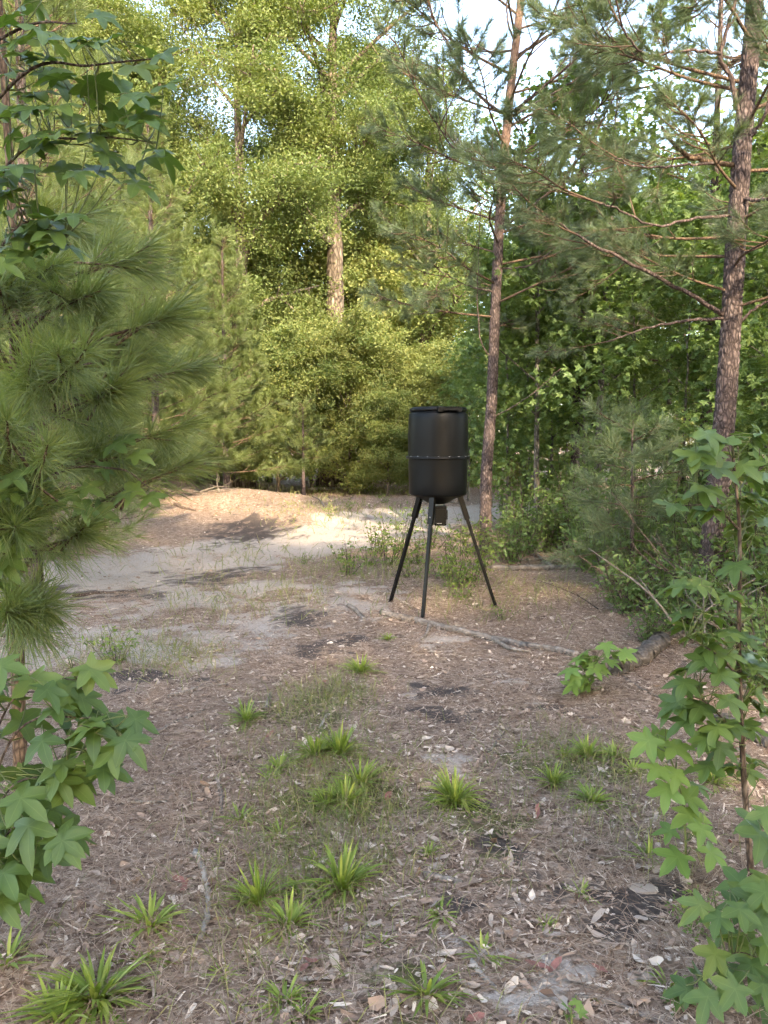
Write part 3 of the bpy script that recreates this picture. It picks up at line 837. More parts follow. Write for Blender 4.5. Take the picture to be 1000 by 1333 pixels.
# ------------------------------------------------------------------ foreground pine at the left edge
def near_pine():
    base = np.array([-1.62, 3.3, gz(-1.62, 3.3)])
    root = thing('pine_tree', 'young pine with long drooping needles at the left edge, closest to the track', 'tree', base)
    rng = np.random.default_rng(77)
    st = spline([(0, 0, 0), (.02, 0, 1.2), (.06, .02, 2.4), (.05, 0, 3.6)], 80)
    mb = MB(); mb.tube(st, np.linspace(.030, .012, 80), 12, rough=.12, plate=(5, .05), seed=4)
    link('trunk', mb.mesh('trunk', [M_pine_twig]), root)
    clus = []
    for i in range(6):
        r2 = np.random.default_rng(300 + i); m2 = MB()
        m2.tube(spline([[0, -.22, -.02], [0, -.1, 0], [0, .06, .01]], 5), [.006, .0055, .004, .004, .003], 6, mat=0)
        needles(m2, np.array([0, -.16, 0.]), np.array([0, 1., .05]), .22, 130, .205, .0034, r2, 1, two=True, spread=(18, 78))
        clus.append(m2.mesh('needle_cluster', [M_pine_twig, M_needle]))
    # branches: start height on the trunk, end point traced from where its tip shows
    tips = [(105, 466, 2.55), (60, 590, 2.35), (205, 420, 3.0), (225, 560, 3.2), (40, 480, 2.6), (150, 510, 2.9), (235, 610, 3.3), (120, 385, 3.0), (20, 690, 2.5), (55, 790, 2.75), (10, 800, 2.6), (60, 355, 3.1),
            (170, 340, 3.4), (10, 560, 2.4), (-40, 420, 2.8), (-60, 640, 2.5), (100, 700, 2.9), (250, 480, 3.5), (0, 380, 2.9), (140, 600, 3.0), (180, 460, 3.2), (60, 420, 3.4), (90, 300, 3.6), (30, 640, 3.2), (120, 540, 3.5), (-20, 740, 3.1)]
    for i, (px, py, Y) in enumerate(tips):
        e = at(px, py, Y) - base
        zs = max(e[2] - .45 * np.hypot(e[0], e[1]) + rng.uniform(-.05, .15), .25)
        k = int(np.argmin(np.abs(st[:, 2] - zs))); p = st[k]
        mid = (p + e) / 2 + [0, 0, .05]
        sp = spline([p, mid, e], 12)
        mb = MB(); mb.tube(sp, np.linspace(.011, .0045, 12), 7, rough=.1, seed=i)
        br = link('branch', mb.mesh('branch', [M_pine_twig]), root)
        L = np.linalg.norm(e - p)
        nc = 3 + int(L * 3)
        for j in range(nc):
            u = 1.0 if j == 0 else rng.uniform(.45, .95)
            q = sp[min(int(u * 11), 11)]; d = norm(sp[min(int(u * 11), 11)] - sp[max(min(int(u * 11), 11) - 2, 0)])
            if j: d = norm(d + rng.normal(0, .55, 3)); q = q + d * .10
            x, y, z = axes(d); s = rng.uniform(.85, 1.12)
            link('needle_cluster', clus[int(rng.integers(6))], br, M=frame_matrix(x * s, y * s, z * s, q))
near_pine()

# ------------------------------------------------------------------ foreground gum saplings, leaf by leaf
def gum_sapling(name, label, base, skel, leaves, depth, size, seed, meshes, stem_r=(.010, .004), out=(1, 0), group=None, face=.25, mat=None):
    rng = np.random.default_rng(seed)
    base = np.asarray(base, float)
    root = thing(name, label, 'sapling', base, group=group)
    mb = MB(); pts = []
    for k, line in enumerate(skel):
        sp = spline(np.asarray(line, float) - base, 24)
        rr = np.linspace(stem_r[0], stem_r[1], 24) * (1 if k == 0 else .36)
        mb.tube(sp, rr, 8, rough=.08, seed=seed + k); pts.append(sp)
    allp = np.vstack(pts)
    for (px, py) in leaves:
        Y = depth(px, py) + rng.uniform(-.12, .12)
        c = at(px, py, Y) - base
        sz = size * rng.uniform(.8, 1.15)
        dist = np.linalg.norm(allp - c, axis=1) + np.maximum(allp[:, 2] - c[2] + .02, 0) * 2.5
        q = allp[int(np.argmin(dist))]
        o = c - q; o[2] = 0
        o = norm(norm(o) * .8 + np.array([out[0], out[1], 0]) * .5 + np.append(rng.normal(0, .35, 2), 0))
        d = norm(o + [0, 0, rng.uniform(-.55, -.05)])
        up = norm(np.array([rng.normal(0, .25), -face + rng.normal(0, .22), 1.0]))
        x, y, z = axes(d, up)
        b = c - d * sz * .25
        e = b + (y * -.5 + z * -.10) * sz
        mid = (q + e) / 2 + [0, 0, -.01]
        mb.tube(spline([q, mid, e], 6), np.linspace(.0028, .0015, 6), 5, mat=1, tint=.1)
        link('leaf', meshes[int(rng.integers(len(meshes)))], root, M=frame_matrix(x * sz, y * sz, z * sz, b))
    link('stem', mb.mesh('stem', [mat or M_twig, M_green_stem]), root)
    return root

def jit(lst, n, sd, sx=14, sy=12):
    r = np.random.default_rng(sd); l = list(lst)
    for i in range(n):
        a = lst[int(r.integers(len(lst)))]; l.append((a[0] + r.normal(0, sx), a[1] + r.normal(0, sy)))
    return l

# low sapling, left
LL = [(15, 867), (120, 873), (48, 891), (63, 900), (87, 891), (72, 924), (111, 909), (12, 912), (12, 948), (33, 939), (54, 966), (117, 945), (135, 942), (156, 945), (180, 938), (123, 984), (147, 980),
      (100, 951), (166, 966), (135, 1000), (84, 1002), (45, 1008), (15, 1008), (93, 1020), (-20, 890), (-25, 960), (-20, 1040)]
LL2 = [(30, 1041), (72, 1053), (54, 1056), (12, 1068), (36, 1080), (81, 1092), (97, 1089), (18, 1104), (42, 1107), (60, 1112), (27, 1131), (6, 1140), (27, 1155), (6, 1167), (-20, 1100), (-25, 1150)]
bL = (-1.22, 2.15, gz(-1.22, 2.15))
gum_sapling('gum_sapling', 'low leafy gum sapling with broad star leaves hanging over the litter', bL,
            [[bL, (-1.20, 2.13, .45), (-1.16, 2.1, 1.0)],
             [(-1.21, 2.13, .40), tuple(at(20, 955, 2.1)), tuple(at(110, 935, 2.05)), tuple(at(160, 958, 2.0))],
             [(-1.21, 2.14, .18), tuple(at(10, 1085, 2.0)), tuple(at(75, 1080, 1.95))],
             [(-1.21, 2.14, .30), tuple(at(10, 1030, 2.05)), tuple(at(85, 1010, 2.05))], [(-1.21, 2.14, .10), tuple(at(-10, 1150, 2.0)), tuple(at(40, 1125, 1.95))],
             [(-1.2, 2.13, .5), tuple(at(10, 920, 2.1)), tuple(at(75, 900, 2.1))],
             [(-1.19, 2.12, .62), tuple(at(30, 890, 2.15)), tuple(at(100, 885, 2.15))]],
            jit(LL, 26, 1) + jit(LL2, 14, 2), lambda x, y: 2.12 - .12 * (y - 860) / 300, .130, 51, NEAR_LEAVES, (.011, .005), (1, -.35), face=.35)
# tall sapling, left, reaching over the frame
LU = [(10, 30), (30, 50), (55, 40), (20, 15), (35, 75), (10, 95), (50, 120), (75, 100), (90, 50), (115, 55), (160, 70), (140, 50), (195, 65), (213, 70), (216, 110), (115, 115), (160, 115), (175, 125), (90, 155), (135, 160),
      (150, 145), (190, 155), (205, 195), (168, 220), (100, 225), (140, 200), (120, 175), (20, 215), (40, 185), (55, 190), (15, 175), (10, 145), (35, 145), (20, 300), (35, 305), (55, 285), (70, 300), (90, 320),
      (10, 250), (15, 270), (10, 320), (45, 5), (-20, 60), (-30, 160), (-25, 230), (5, 345), (25, 330)]
LM = [(165, 570), (180, 592), (150, 580), (197, 648), (172, 640), (110, 662), (50, 635), (90, 645), (115, 635), (30, 625), (70, 650), (135, 610), (15, 710), (5, 735), (0, 760), (20, 690), (10, 640)]
bU = (-1.75, 2.75, gz(-1.75, 2.75))
gum_sapling('gum_sapling', 'tall gum sapling reaching its star leaves over the left pine', bU,
            [[bU, (-1.72, 2.72, 1.2), (-1.66, 2.66, 2.3), (-1.6, 2.6, 3.4)],
             [(-1.68, 2.7, 1.9), tuple(at(10, 215, 2.55)), tuple(at(110, 180, 2.5)), tuple(at(205, 185, 2.5))],
             [(-1.66, 2.68, 2.3), tuple(at(20, 105, 2.5)), tuple(at(120, 85, 2.5)), tuple(at(215, 75, 2.5))],
             [(-1.63, 2.64, 2.7), tuple(at(20, 40, 2.55)), tuple(at(100, 30, 2.5))],
             [(-1.70, 2.72, 1.6), tuple(at(10, 310, 2.55)), tuple(at(85, 310, 2.5))],
             [(-1.73, 2.73, .95), tuple(at(50, 630, 2.85)), tuple(at(150, 610, 2.85)), tuple(at(195, 635, 2.85))],
             [(-1.74, 2.74, .75), tuple(at(0, 720, 2.6))]],
            jit(LU, 46, 3, 16, 16) + jit(LM, 8, 4), lambda x, y: 2.5 if y < 400 else (2.85 if x > 40 else 2.6), .130, 52, NEAR_LEAVES, (.018, .006), (.8, -.6), face=.75)
# tall sapling, right
LR = [(923, 566), (940, 574), (976, 569), (995, 566), (906, 593), (928, 589), (935, 610), (969, 607), (978, 624), (998, 624), (918, 636), (875, 658), (916, 660), (928, 662), (969, 653), (986, 648), (964, 684), (986, 670),
      (998, 682), (966, 698), (957, 739), (986, 742), (914, 761), (885, 761), (950, 775), (892, 797), (928, 802), (890, 814), (902, 828), (923, 828), (921, 842), (950, 826), (969, 828), (964, 850), (935, 852), (986, 852),
      (892, 870), (916, 860), (952, 853), (978, 858), (940, 879), (954, 877), (983, 870), (993, 867), (890, 891), (880, 915), (904, 898), (911, 922), (892, 939), (950, 913), (969, 908), (988, 915), (933, 949), (950, 944),
      (974, 946), (938, 975), (918, 963), (921, 999), (947, 999), (978, 987), (974, 1004), (1010, 700), (1015, 800), (1010, 880)]
bR = P(978, 1140)
gum_sapling('gum_sapling', 'upright gum sapling with tiers of star leaves before the thick barked pine', bR,
            [[tuple(bR), tuple(at(968, 1000, bR[1])), tuple(at(962, 850, bR[1])), tuple(at(963, 700, bR[1])), tuple(at(953, 575, bR[1]))],
             [tuple(at(963, 690, bR[1])), tuple(at(930, 660, bR[1] - .1)), tuple(at(885, 658, bR[1] - .1))],
             [tuple(at(962, 880, bR[1])), tuple(at(930, 850, bR[1] - .15)), tuple(at(895, 830, bR[1] - .2))],
             [tuple(at(963, 960, bR[1])), tuple(at(920, 915, bR[1] - .1)), tuple(at(890, 905, bR[1] - .1))]],
            LR + jit(LR, 8, 5, 16, 10), lambda x, y: bR[1] + (.1 if x > 960 else -.08), .125, 53, NEAR_LEAVES, (.013, .005), (-.2, -.3), face=.15)
LS = [(842, 966), (860, 963), (882, 973), (856, 1002), (868, 1030), (909, 1023), (892, 1076), (914, 1081), (870, 1081), (899, 1062), (880, 1117), (930, 1112), (900, 1040), (880, 1010)]
bS = P(893, 1150)
gum_sapling('gum_sapling', 'small bright lime green gum seedling on the litter beside upright sapling', bS,
            [[tuple(bS), tuple(at(892, 1080, bS[1])), tuple(at(884, 1020, bS[1])), tuple(at(868, 975, bS[1]))]], LS, lambda x, y: bS[1] - .03, .135, 54, BRIGHT_LEAVES, (.005, .003), (-.2, -.4), face=.45, mat=M_green_stem)
LB = [(885, 1295), (920, 1300), (915, 1275), (955, 1290), (930, 1245), (950, 1265), (960, 1150), (980, 1170), (960, 1180), (990, 1200), (975, 1235), (980, 1260), (995, 1285), (995, 1150), (990, 1090), (980, 1070), (997, 1060),
      (910, 1180), (935, 1195), (970, 1325), (1010, 1110), (1010, 1180), (1015, 1240), (960, 1215), (1000, 1320)]
bB = P(1015, 1290)
gum_sapling('gum_sapling', 'spreading low gum seedling with wide leaves at the litter edge', bB,
            [[tuple(bB), tuple(at(1008, 1200, bB[1])), tuple(at(1000, 1080, bB[1]))], [tuple(at(1010, 1260, bB[1])), tuple(at(960, 1240, bB[1] - .05)), tuple(at(915, 1270, bB[1] - .05))]],
            jit(LB, 8, 6, 14, 12), lambda x, y: min(bB[1] - .05, P(min(x, 1100), min(y + 55, 1333))[1]), .115, 55, NEAR_LEAVES, (.006, .003), (-.5, -.4), face=.35)
LT = [(750, 868), (765, 860), (780, 855), (795, 862), (770, 880), (755, 885), (785, 872), (745, 893), (735, 905), (800, 850), (760, 850), (812, 852), (775, 868)]
bT = P(765, 905)
gum_sapling('gum_sapling', 'little green seedling growing at the end of the fallen branch', bT, [[tuple(bT), tuple(at(768, 870, bT[1])), tuple(at(785, 852, bT[1]))]], jit(LT, 12, 8, 8, 6), lambda x, y: bT[1], .14, 56, BRIGHT_LEAVES, (.006, .003), (-.2, -.4), face=.4, mat=M_green_stem)
bT2 = P(745, 1345)
gum_sapling('gum_sapling', 'tiny seedling with a few rounded green leaves alone on pale litter', bT2, [[tuple(bT2), tuple(at(744, 1310, bT2[1]))]], [(738, 1310), (752, 1306), (742, 1322), (757, 1318)], lambda x, y: bT2[1], .05, 57, BRIGHT_LEAVES, (.003, .002), (0, -.4), face=.5, mat=M_green_stem)

# ------------------------------------------------------------------ undergrowth
def weed(seed, H, nst, spread, leaf, nleaf, mats, name='leafy_weed', leafspan=(.15, 1)):
    rng = np.random.default_rng(seed); root = thing(name, 'x', 'plant', (0, 0, 0))
    ms = MB(); ml = MB(); pos = []
    for i in range(nst):
        a = rng.uniform(0, 6.28); r = spread * rng.uniform(.2, 1)
        h = H * rng.uniform(.5, 1)
        e = np.array([math.cos(a) * r, math.sin(a) * r, h])
        b0 = e * [.25, .25, 0]
        sp = spline([b0 - [0, 0, .02], (b0 + e) / 2 + rng.normal(0, .04 * H, 3), e], 10)
        ms.tube(sp, np.linspace(.004, .0015, 10) * (H / .5) ** .5, 5)
        for j in range(nleaf):
            u = rng.uniform(*leafspan); p = sp[int(u * 9)]
            dd = norm(rng.normal(size=3) * [1, 1, .35]); l = rng.uniform(.02, .10) * H / .6
            pos.append(p + dd * l)
    pos = np.array(pos); pos[:, 2] = np.maximum(pos[:, 2], .015)
    N = len(pos)
    ml.scatter(LEAF_V, LEAF_F, frames(N, rng, .6, leaf), pos, np.clip(.5 + rng.normal(0, .25, N), 0, 1))
    link('stem', ms.mesh('stem', [M_twig]), root)
    link('foliage', ml.mesh('foliage', [mats], smooth=False), root)
    return root
weeds = [weed(400, .62, 12, .40, .058, 16, M_shrub_leaf), weed(401, .45, 10, .34, .052, 15, M_shrub_leaf), weed(402, .95, 11, .5, .064, 20, M_shrub_leaf)]
dark_weeds = [weed(403, .8, 18, .42, .07, 30, M_gum_leaf), weed(404, 1.3, 18, .55, .085, 40, M_gum_leaf)]
used = set()
def put_weed(src, px, py, s, label, group):
    p = P(px, py)
    o = src if id(src) not in used else copy_tree(src)
    used.add(id(src))
    put(o, p, (px * .37) % 6.28, s, label, group)
for k, px, py, s in [(0, 452, 748, .8), (1, 478, 738, 1.0), (0, 505, 735, 1.0), (2, 520, 718, .9), (0, 545, 735, .9), (1, 575, 752, 1.0), (0, 590, 765, .8), (2, 600, 735, .75), (1, 612, 758, 1.), (0, 630, 745, .9), (2, 560, 715, .9), (2, 640, 722, .7),
                     (1, 600, 780, .7), (0, 660, 728, .9), (0, 615, 722, 1.1), (1, 535, 752, .8), (0, 490, 722, .9)]:
    put_weed(weeds[k], px, py, s, 'light green leafy weed round the legs of the feeder', 'weeds round the feeder')
for k, px, py, s in [(0, 665, 735, 1.), (1, 690, 722, .8), (0, 710, 718, 1.1), (1, 735, 715, 1.), (0, 760, 722, 1.1), (1, 790, 722, 1.), (1, 815, 730, 1.), (0, 770, 745, 1.), (0, 800, 770, 1.), (1, 840, 755, .9), (0, 850, 800, .9), (0, 880, 815, .9),
                     (1, 900, 775, .9), (1, 960, 790, 1.), (0, 940, 830, .9), (0, 985, 840, 1.), (1, 1010, 780, 1.2), (1, 870, 740, 1.1), (1, 680, 700, 1.1), (1, 745, 700, 1.2), (1, 830, 705, 1.2), (1, 900, 715, 1.2), (1, 980, 730, 1.2),
                     (0, 820, 800, .8), (0, 845, 835, .6), (1, 660, 690, 1.0), (1, 1040, 830, 1.2), (0, 1010, 900, .9)]:
    put_weed(dark_weeds[k], px, py, s, 'dark leafy undergrowth plant on the thicket floor', 'undergrowth of the thicket')
for k, px, py, s, lab in [(1, 150, 862, .75, 'pale weedy clump growing on the sandy track'), (1, 655, 808, .5, 'small weed at the foot of the right feeder leg'), (1, 590, 760, .85, 'tall yellow green weed between the feeder legs'),
                          (1, 905, 1215, .35, 'short leafy weed below the lime green seedling')]:
    put_weed(weeds[k], px, py, s, lab, None)
for px, py, s in [(430, 672, .7), (455, 662, .6), (415, 640, .8), (500, 655, .8), (480, 640, .9), (520, 690, .7), (440, 628, .8), (350, 628, .8), (305, 625, .8), (260, 632, .9), (215, 650, .9), (395, 735, .4), (180, 660, .9), (150, 655, 1.1)]:
    put_weed(weeds[1], px, py, s, 'small green weed at the far side of the sandy track', 'weeds beyond the sandy track')

# grass tufts, one by one
def tuft(seed, n, L, wd, lo=25, hi=80):
    rng = np.random.default_rng(seed); mb = MB()
    for i in range(n):
        a = rng.uniform(0, 6.28); el = R(rng.uniform(lo, hi)); l = L * rng.uniform(.55, 1.05)
        d = np.array([math.cos(a) * math.cos(el), math.sin(a) * math.cos(el), math.sin(el)])
        side = norm(np.cross(d, [0, 0, 1])) * wd * .5 * rng.uniform(.7, 1.2)
        u = np.linspace(0, 1, 5)
        b = np.array([math.cos(a), math.sin(a), 0]) * rng.uniform(0, .018)
        c = b + d * (l * u)[:, None]; c[:, 2] -= l * .42 * u ** 2 * (.25 + math.cos(el)); c[:, 2] = np.maximum(c[:, 2], .004 * (1 + u)) - .012 * (u == 0)
        wv = np.array([.55, .95, 1, .7, .05])[:, None] * side
        v = np.stack([c - wv, c + [0, 0, -.0015], c + wv], 1).reshape(-1, 3)
        k = np.arange(4)[:, None] * 3
        mb.add(v, f4=np.vstack([k + [0, 1, 4, 3], k + [1, 2, 5, 4]]), tint=np.clip(np.repeat(.40 + .35 * u, 3) * rng.uniform(.5, 1.3) - .05 + (.5 if rng.random() < .12 else 0), 0, 1))
    
    return mb.mesh('grass_tuft', [M_grass])
TUFTS = [tuft(500, 150, .21, .0085, 12, 75), tuft(501, 95, .19, .0085, 12, 78), tuft(502, 50, .17, .010, 12, 72), tuft(503, 20, .15, .011, 15, 70)]
for i, (px, py, s, k, lab, grp) in enumerate([
        (592, 1045, 1.15, 0, 'widest dense grass tuft, standing apart on bare mossy soil', None),
        (125, 1300, 1.0, 0, 'dense rounded grass tuft on the pine straw by low sapling', None), (75, 1330, 1.0, 2, None, 1), (8, 1255, 1.0, 3, 'few broad grass blades below the low leafy sapling', None),
        (195, 1205, .95, 2, 'open broad bladed grass tuft left of the curved white stick', None), (190, 1245, .6, 3, None, 1),
        (320, 938, .95, 1, None, 2), (410, 985, .95, 1, None, 2), (442, 982, 1.0, 1, None, 2), (365, 1003, .75, 2, None, 2), (312, 1068, .75, 2, None, 2), (365, 1088, .9, 3, None, 2), (470, 1020, 1.0, 1, None, 2),
        (450, 1045, 1.15, 1, None, 2), (425, 1050, .8, 1, None, 2), (338, 1175, 1.0, 1, None, 2), (445, 1155, 1.05, 1, None, 2), (395, 1165, .8, 3, None, 2), (375, 1205, .85, 2, None, 2), (350, 1015, .6, 3, None, 2), (415, 1120, .5, 3, None, 2),
        (370, 1305, .75, 2, None, 3), (395, 1325, .75, 3, None, 3), (555, 1295, .8, 2, None, 3), (575, 1190, .7, 3, None, 3), (497, 1228, .45, 3, None, 3), (627, 1245, .85, 3, None, 3), (560, 1110, .45, 2, None, 3), (290, 1270, .5, 3, None, 3),
        (720, 1020, .8, 1, None, 4), (770, 1045, .8, 1, None, 4), (765, 985, .9, 1, None, 4), (800, 985, .8, 2, None, 4), (735, 985, .7, 2, None, 4), (680, 975, .6, 3, None, 4), (825, 1005, .7, 2, None, 4), (845, 1120, .8, 3, None, 4), (930, 1020, .8, 1, None, 4),
        (470, 876, .95, 1, 'lone small grass tuft on litter toward the sand', None), (756, 1165, .5, 3, 'single sprig of yellow green blades on dark soil', None), (505, 833, .6, 2, 'tiny grass sprig beside the fallen branch', None),
        (870, 1285, .6, 3, None, 4), (710, 1205, .4, 3, None, 4)]):
    L4 = {1: ('broad bladed grass tuft sprouting from brown pine straw', 'grass tufts on the pine straw'), 2: ('bright grass tuft in the grassy strip along the trail', 'grass tufts in the grassy strip'),
          3: ('sparse little grass tuft on pale leaf litter', 'sparse tufts on pale litter'), 4: ('dull green grass tuft near the lime green seedling', 'tufts near the bright seedling')}
    o = link('grass_tuft', TUFTS[k]); p = P(px, py)
    s = s * (1.2 if grp == 2 else 1.08)
    put(o, p, i * 1.9, s)
    rg = np.random.default_rng(900 + i); o.scale = (s * rg.uniform(.8, 1.3), s * rg.uniform(.8, 1.3), s * rg.uniform(.6, 1.05)); o.rotation_euler = (rg.normal(0, .12), rg.normal(0, .12), i * 1.9)
    tag(o, lab or L4[grp][0], 'grass', None if lab else L4[grp][1])

# thin wispy grass: nobody could count it
def wisps():
    rng = np.random.default_rng(9); mb = MB()
    spots = [(420, 1000, .45, 1300), (440, 1060, .35, 1300), (400, 920, .3, 500), (360, 1130, .35, 500), (440, 900, .25, 350), (150, 850, .5, 500), (230, 858, .4, 350), (740, 1000, .4, 600), (790, 1000, .4, 500), (330, 780, .9, 500), (600, 1090, .3, 200),
             (470, 740, 1.0, 500), (380, 640, 2.0, 500), (500, 640, 1.5, 500), (350, 1180, .3, 300), (430, 665, 1.5, 500), (620, 780, .7, 250), (700, 770, .6, 200), (300, 725, 1.0, 200), (850, 1090, .3, 200), (460, 1150, .25, 250), (640, 1040, .2, 100), (380, 610, 2, 400), (260, 640, 2, 350),
             (30, 1220, .2, 60), (560, 1290, .3, 120), (330, 1290, .3, 150)]
    for (px, py, r, n) in spots:
        c = P(px, py)
        xy = c[:2] + rng.normal(0, r * .6, (n, 2)) * [1, 1.3]
        z = height(xy[:, 0], xy[:, 1]); sc_ = max(1, c[1] / 4)
        a = rng.uniform(0, 6.28, n); el = np.radians(rng.uniform(25, 85, n)); l = rng.uniform(.05, .16, n) * min(sc_, 1.8)
        d = np.stack([np.cos(a) * np.cos(el), np.sin(a) * np.cos(el), np.sin(el)], 1)
        b = np.column_stack([xy, z - .005]); sd = norm(np.cross(d, rng.normal(size=(n, 3)))) * .0014 * sc_
        m_ = b + d * (l * .55)[:, None]; t_ = b + d * l[:, None]; t_[:, 2] -= l * .25
        v = np.stack([b - sd, b + sd, m_ + sd, m_ - sd, t_], 1).reshape(-1, 3); k = np.arange(n)[:, None] * 5
        mb.add(v, f3=k + [[3, 2, 4]], f4=k + [[0, 1, 2, 3]], tint=np.repeat(np.clip(rng.normal(.45, .25, n), 0, 1), 5))
    o = link('thin_grass', mb.mesh('thin_grass', [M_drygrass])); tag(o, 'thin wispy grass scattered over litter and sand', 'grass', kind='stuff')
wisps()

# ------------------------------------------------------------------ leaf litter and pine straw
def litter():
    rng = np.random.default_rng(15)
    def pts(n, y0, y1, power):
        y = y0 + (y1 - y0) * rng.uniform(0, 1, n) ** power
        x = rng.uniform(-.62, .62, n) * (y + .8)
        return x, y
    def tilt_frames(n, size, az=None, tl=.20):
        nr = norm(np.column_stack([rng.normal(0, tl, (n, 2)), np.ones(n)])); a = rng.uniform(0, 6.28, n)
        d = np.column_stack([np.cos(a), np.sin(a), np.zeros(n)]); d = norm(d - nr * np.sum(d * nr, 1, keepdims=True))
        x = np.cross(d, nr)
        return np.stack([x * size[:, None], d * size[:, None], nr * size[:, None]], -1)
    chip = np.array([[-.13, -.5, .02], [.13, -.42, -.02], [-.24, 0, .07], [.22, .02, .07], [-.06, .5, .0], [.08, .42, .03], [0, 0, 0]])
    chf = np.array([[0, 1, 6], [0, 6, 2], [1, 3, 6], [2, 6, 4], [6, 5, 4], [6, 3, 5]])
    strip = np.array([[-.09, -.5, 0], [.09, -.48, .03], [.07, .5, .0], [-.08, .47, .03]]); stf = np.array([[0, 1, 2], [0, 2, 3]])
    frag = []
    for q in range(9):
        m_ = 7; a_ = np.linspace(0, 6.2832, m_, endpoint=False) + rng.uniform(-.25, .25, m_)
        r_ = rng.uniform(.45, 1.0, m_) * .5; asp = rng.uniform(.22, .62)
        v_ = np.column_stack([r_ * np.cos(a_) * asp, r_ * np.sin(a_), np.zeros(m_)])
        v_[:, 2] = rng.uniform(.2, 1.1) * v_[:, 0] ** 2 * 2 + rng.uniform(-.5, .7) * v_[:, 1] ** 2 + rng.normal(0, .03, m_)
        frag.append((np.vstack([v_, [0, 0, -.02]]), np.array([[m_, i, (i + 1) % m_] for i in range(m_)])))
    strip = strip * [.5, 1, 1]
    mb = MB()
    for (n, y0, y1, pw, smin, smax, tmpl, tf) in [(4300, 1.5, 8.5, .75, .014, .052, *f_) for f_ in frag] + [(330, 1.5, 7, .8, .05, .09, *f_) for f_ in frag] + [(26000, 1.5, 8, .75, .006, .022, chip, chf), (20000, 1.5, 8, .75, .02, .07, strip, stf), (14000, 6, 22, .8, .03, .08, chip, chf)]:
        x, y = pts(n, y0, y1, pw)
        s, d, g = masks(x, y)
        pc = vnoise(x * 1.7, y * 1.7, 71)
        keep = rng.uniform(0, 1, n) < (1 - .62 * s) * (1 - .65 * d) * (1 - .5 * g) * (.45 + .75 * pc)
        x, y = x[keep], y[keep]; n = len(x)
        size = rng.uniform(smin, smax, n) * (.8 + .5 * rng.random(n) ** 3)
        z = height(x, y) + .003 + rng.uniform(0, .010, n) + size * .05
        left = sstep(-.2, -1.1, x / np.maximum(y, .5) * 2.2)   # browner under the left hand pines
        tint = np.clip(rng.normal(.45, .31, n) + (rng.random(n) < .15) * .38 - .16 * left, 0, 1)
        mb.scatter(tmpl, tf, tilt_frames(n, size), np.column_stack([x, y, z]), tint)
    o = link('leaf_litter', mb.mesh('leaf_litter', [M_dead], smooth=False)); tag(o, 'brown and tan leaf litter covering the forest floor', 'leaf litter', kind='stuff')
    mb = MB(); n = 95000
    x, y = pts(n, 1.5, 11, .8)
    s, d, g = masks(x, y); keep = rng.uniform(0, 1, n) < (1 - .8 * s) * (1 - .75 * d) * (1 - .4 * g) * (.35 + .9 * vnoise(x * 1.1 + 5, y * 1.1, 77))
    x, y = x[keep], y[keep]; n = len(x)
    a = rng.uniform(0, 6.28, n); l = rng.uniform(.05, .16, n); wd = .0014 + .0003 * y
    dr = np.column_stack([np.cos(a), np.sin(a), rng.normal(0, .08, n)]); sd = np.column_stack([-np.sin(a), np.cos(a), np.zeros(n)]) * (wd * .5)[:, None]
    c = np.column_stack([x, y, height(x, y) + .010 + rng.uniform(0, .012, n)])
    cv = np.column_stack([-np.sin(a), np.cos(a), np.zeros(n)]) * (l * rng.normal(0, .12, n))[:, None] + np.array([0, 0, .006])
    A = c - dr * (l / 2)[:, None]; B = c + dr * (l / 2)[:, None]; Mm = c + cv
    v = np.stack([A - sd, A + sd, Mm + sd, Mm - sd, B + sd, B - sd], 1).reshape(-1, 3); k = np.arange(n)[:, None] * 6
    mb.add(v, f4=np.vstack([k + [[0, 1, 2, 3]], k + [[3, 2, 4, 5]]]), tint=np.repeat(np.clip(rng.normal(.46, .33, n), 0, 1), 6))
    o = link('pine_straw', mb.mesh('pine_straw', [M_straw])); tag(o, 'fallen brown pine needles strewn over the forest floor', 'pine straw', kind='stuff')
litter()

# larger fallen leaves that can be told apart
def dead_leaf_mesh(seed):
    rng = np.random.default_rng(seed); n = 9
    a = np.linspace(0, 2 * math.pi, n, endpoint=False)
    rr = (.5 + .18 * np.cos(2 * a)) * rng.uniform(.72, 1.15, n)
    v = np.column_stack([rr * np.cos(a), rr * np.sin(a) * .62, np.zeros(n)])
    cur = rng.uniform(.25, .7); v[:, 2] = cur * v[:, 1] ** 2 + rng.uniform(-.2, .35) * v[:, 0] ** 2 + rng.normal(0, .03, n)
    v = np.vstack([v, [0, 0, -.02]]); f = [[n, i, (i + 1) % n] for i in range(n)]
    mb = MB(); mb.add(v, f3=f, tint=rng.uniform(.55, 1)); return mb
def plain(name, c0, c1, rough=.8):
    m, nt, b, out = new_mat(name)
    nz = noise(nt, 30, 5, coords(nt, 'Object')); nt.links.new(ramp(nt, nz.outputs[0], [(.3, c0), (.7, c1)]), b.inputs['Base Color'])
    b.inputs['Roughness'].default_value = rough; b.inputs['Specular IOR Level'].default_value = .2
    bump(nt, b, nz.outputs[0], .4, .004)
    return m
M_red_leaf = plain('reddish dead leaf', (.20, .075, .06), (.32, .15, .12))
M_pale_leaf = plain('pale dead leaf', (.25, .19, .15), (.42, .345, .285))
M_orange_leaf = plain('orange brown dead leaf', (.24, .12, .06), (.36, .21, .12))
PALE = [dead_leaf_mesh(600 + i).mesh('dead_leaf', [M_pale_leaf]) for i in range(5)]
RED = [dead_leaf_mesh(620 + i).mesh('dead_leaf', [M_red_leaf]) for i in range(3)]
ORG = [dead_leaf_mesh(630 + i).mesh('dead_leaf', [M_orange_leaf]) for i in range(2)]
rng = np.random.default_rng(33)
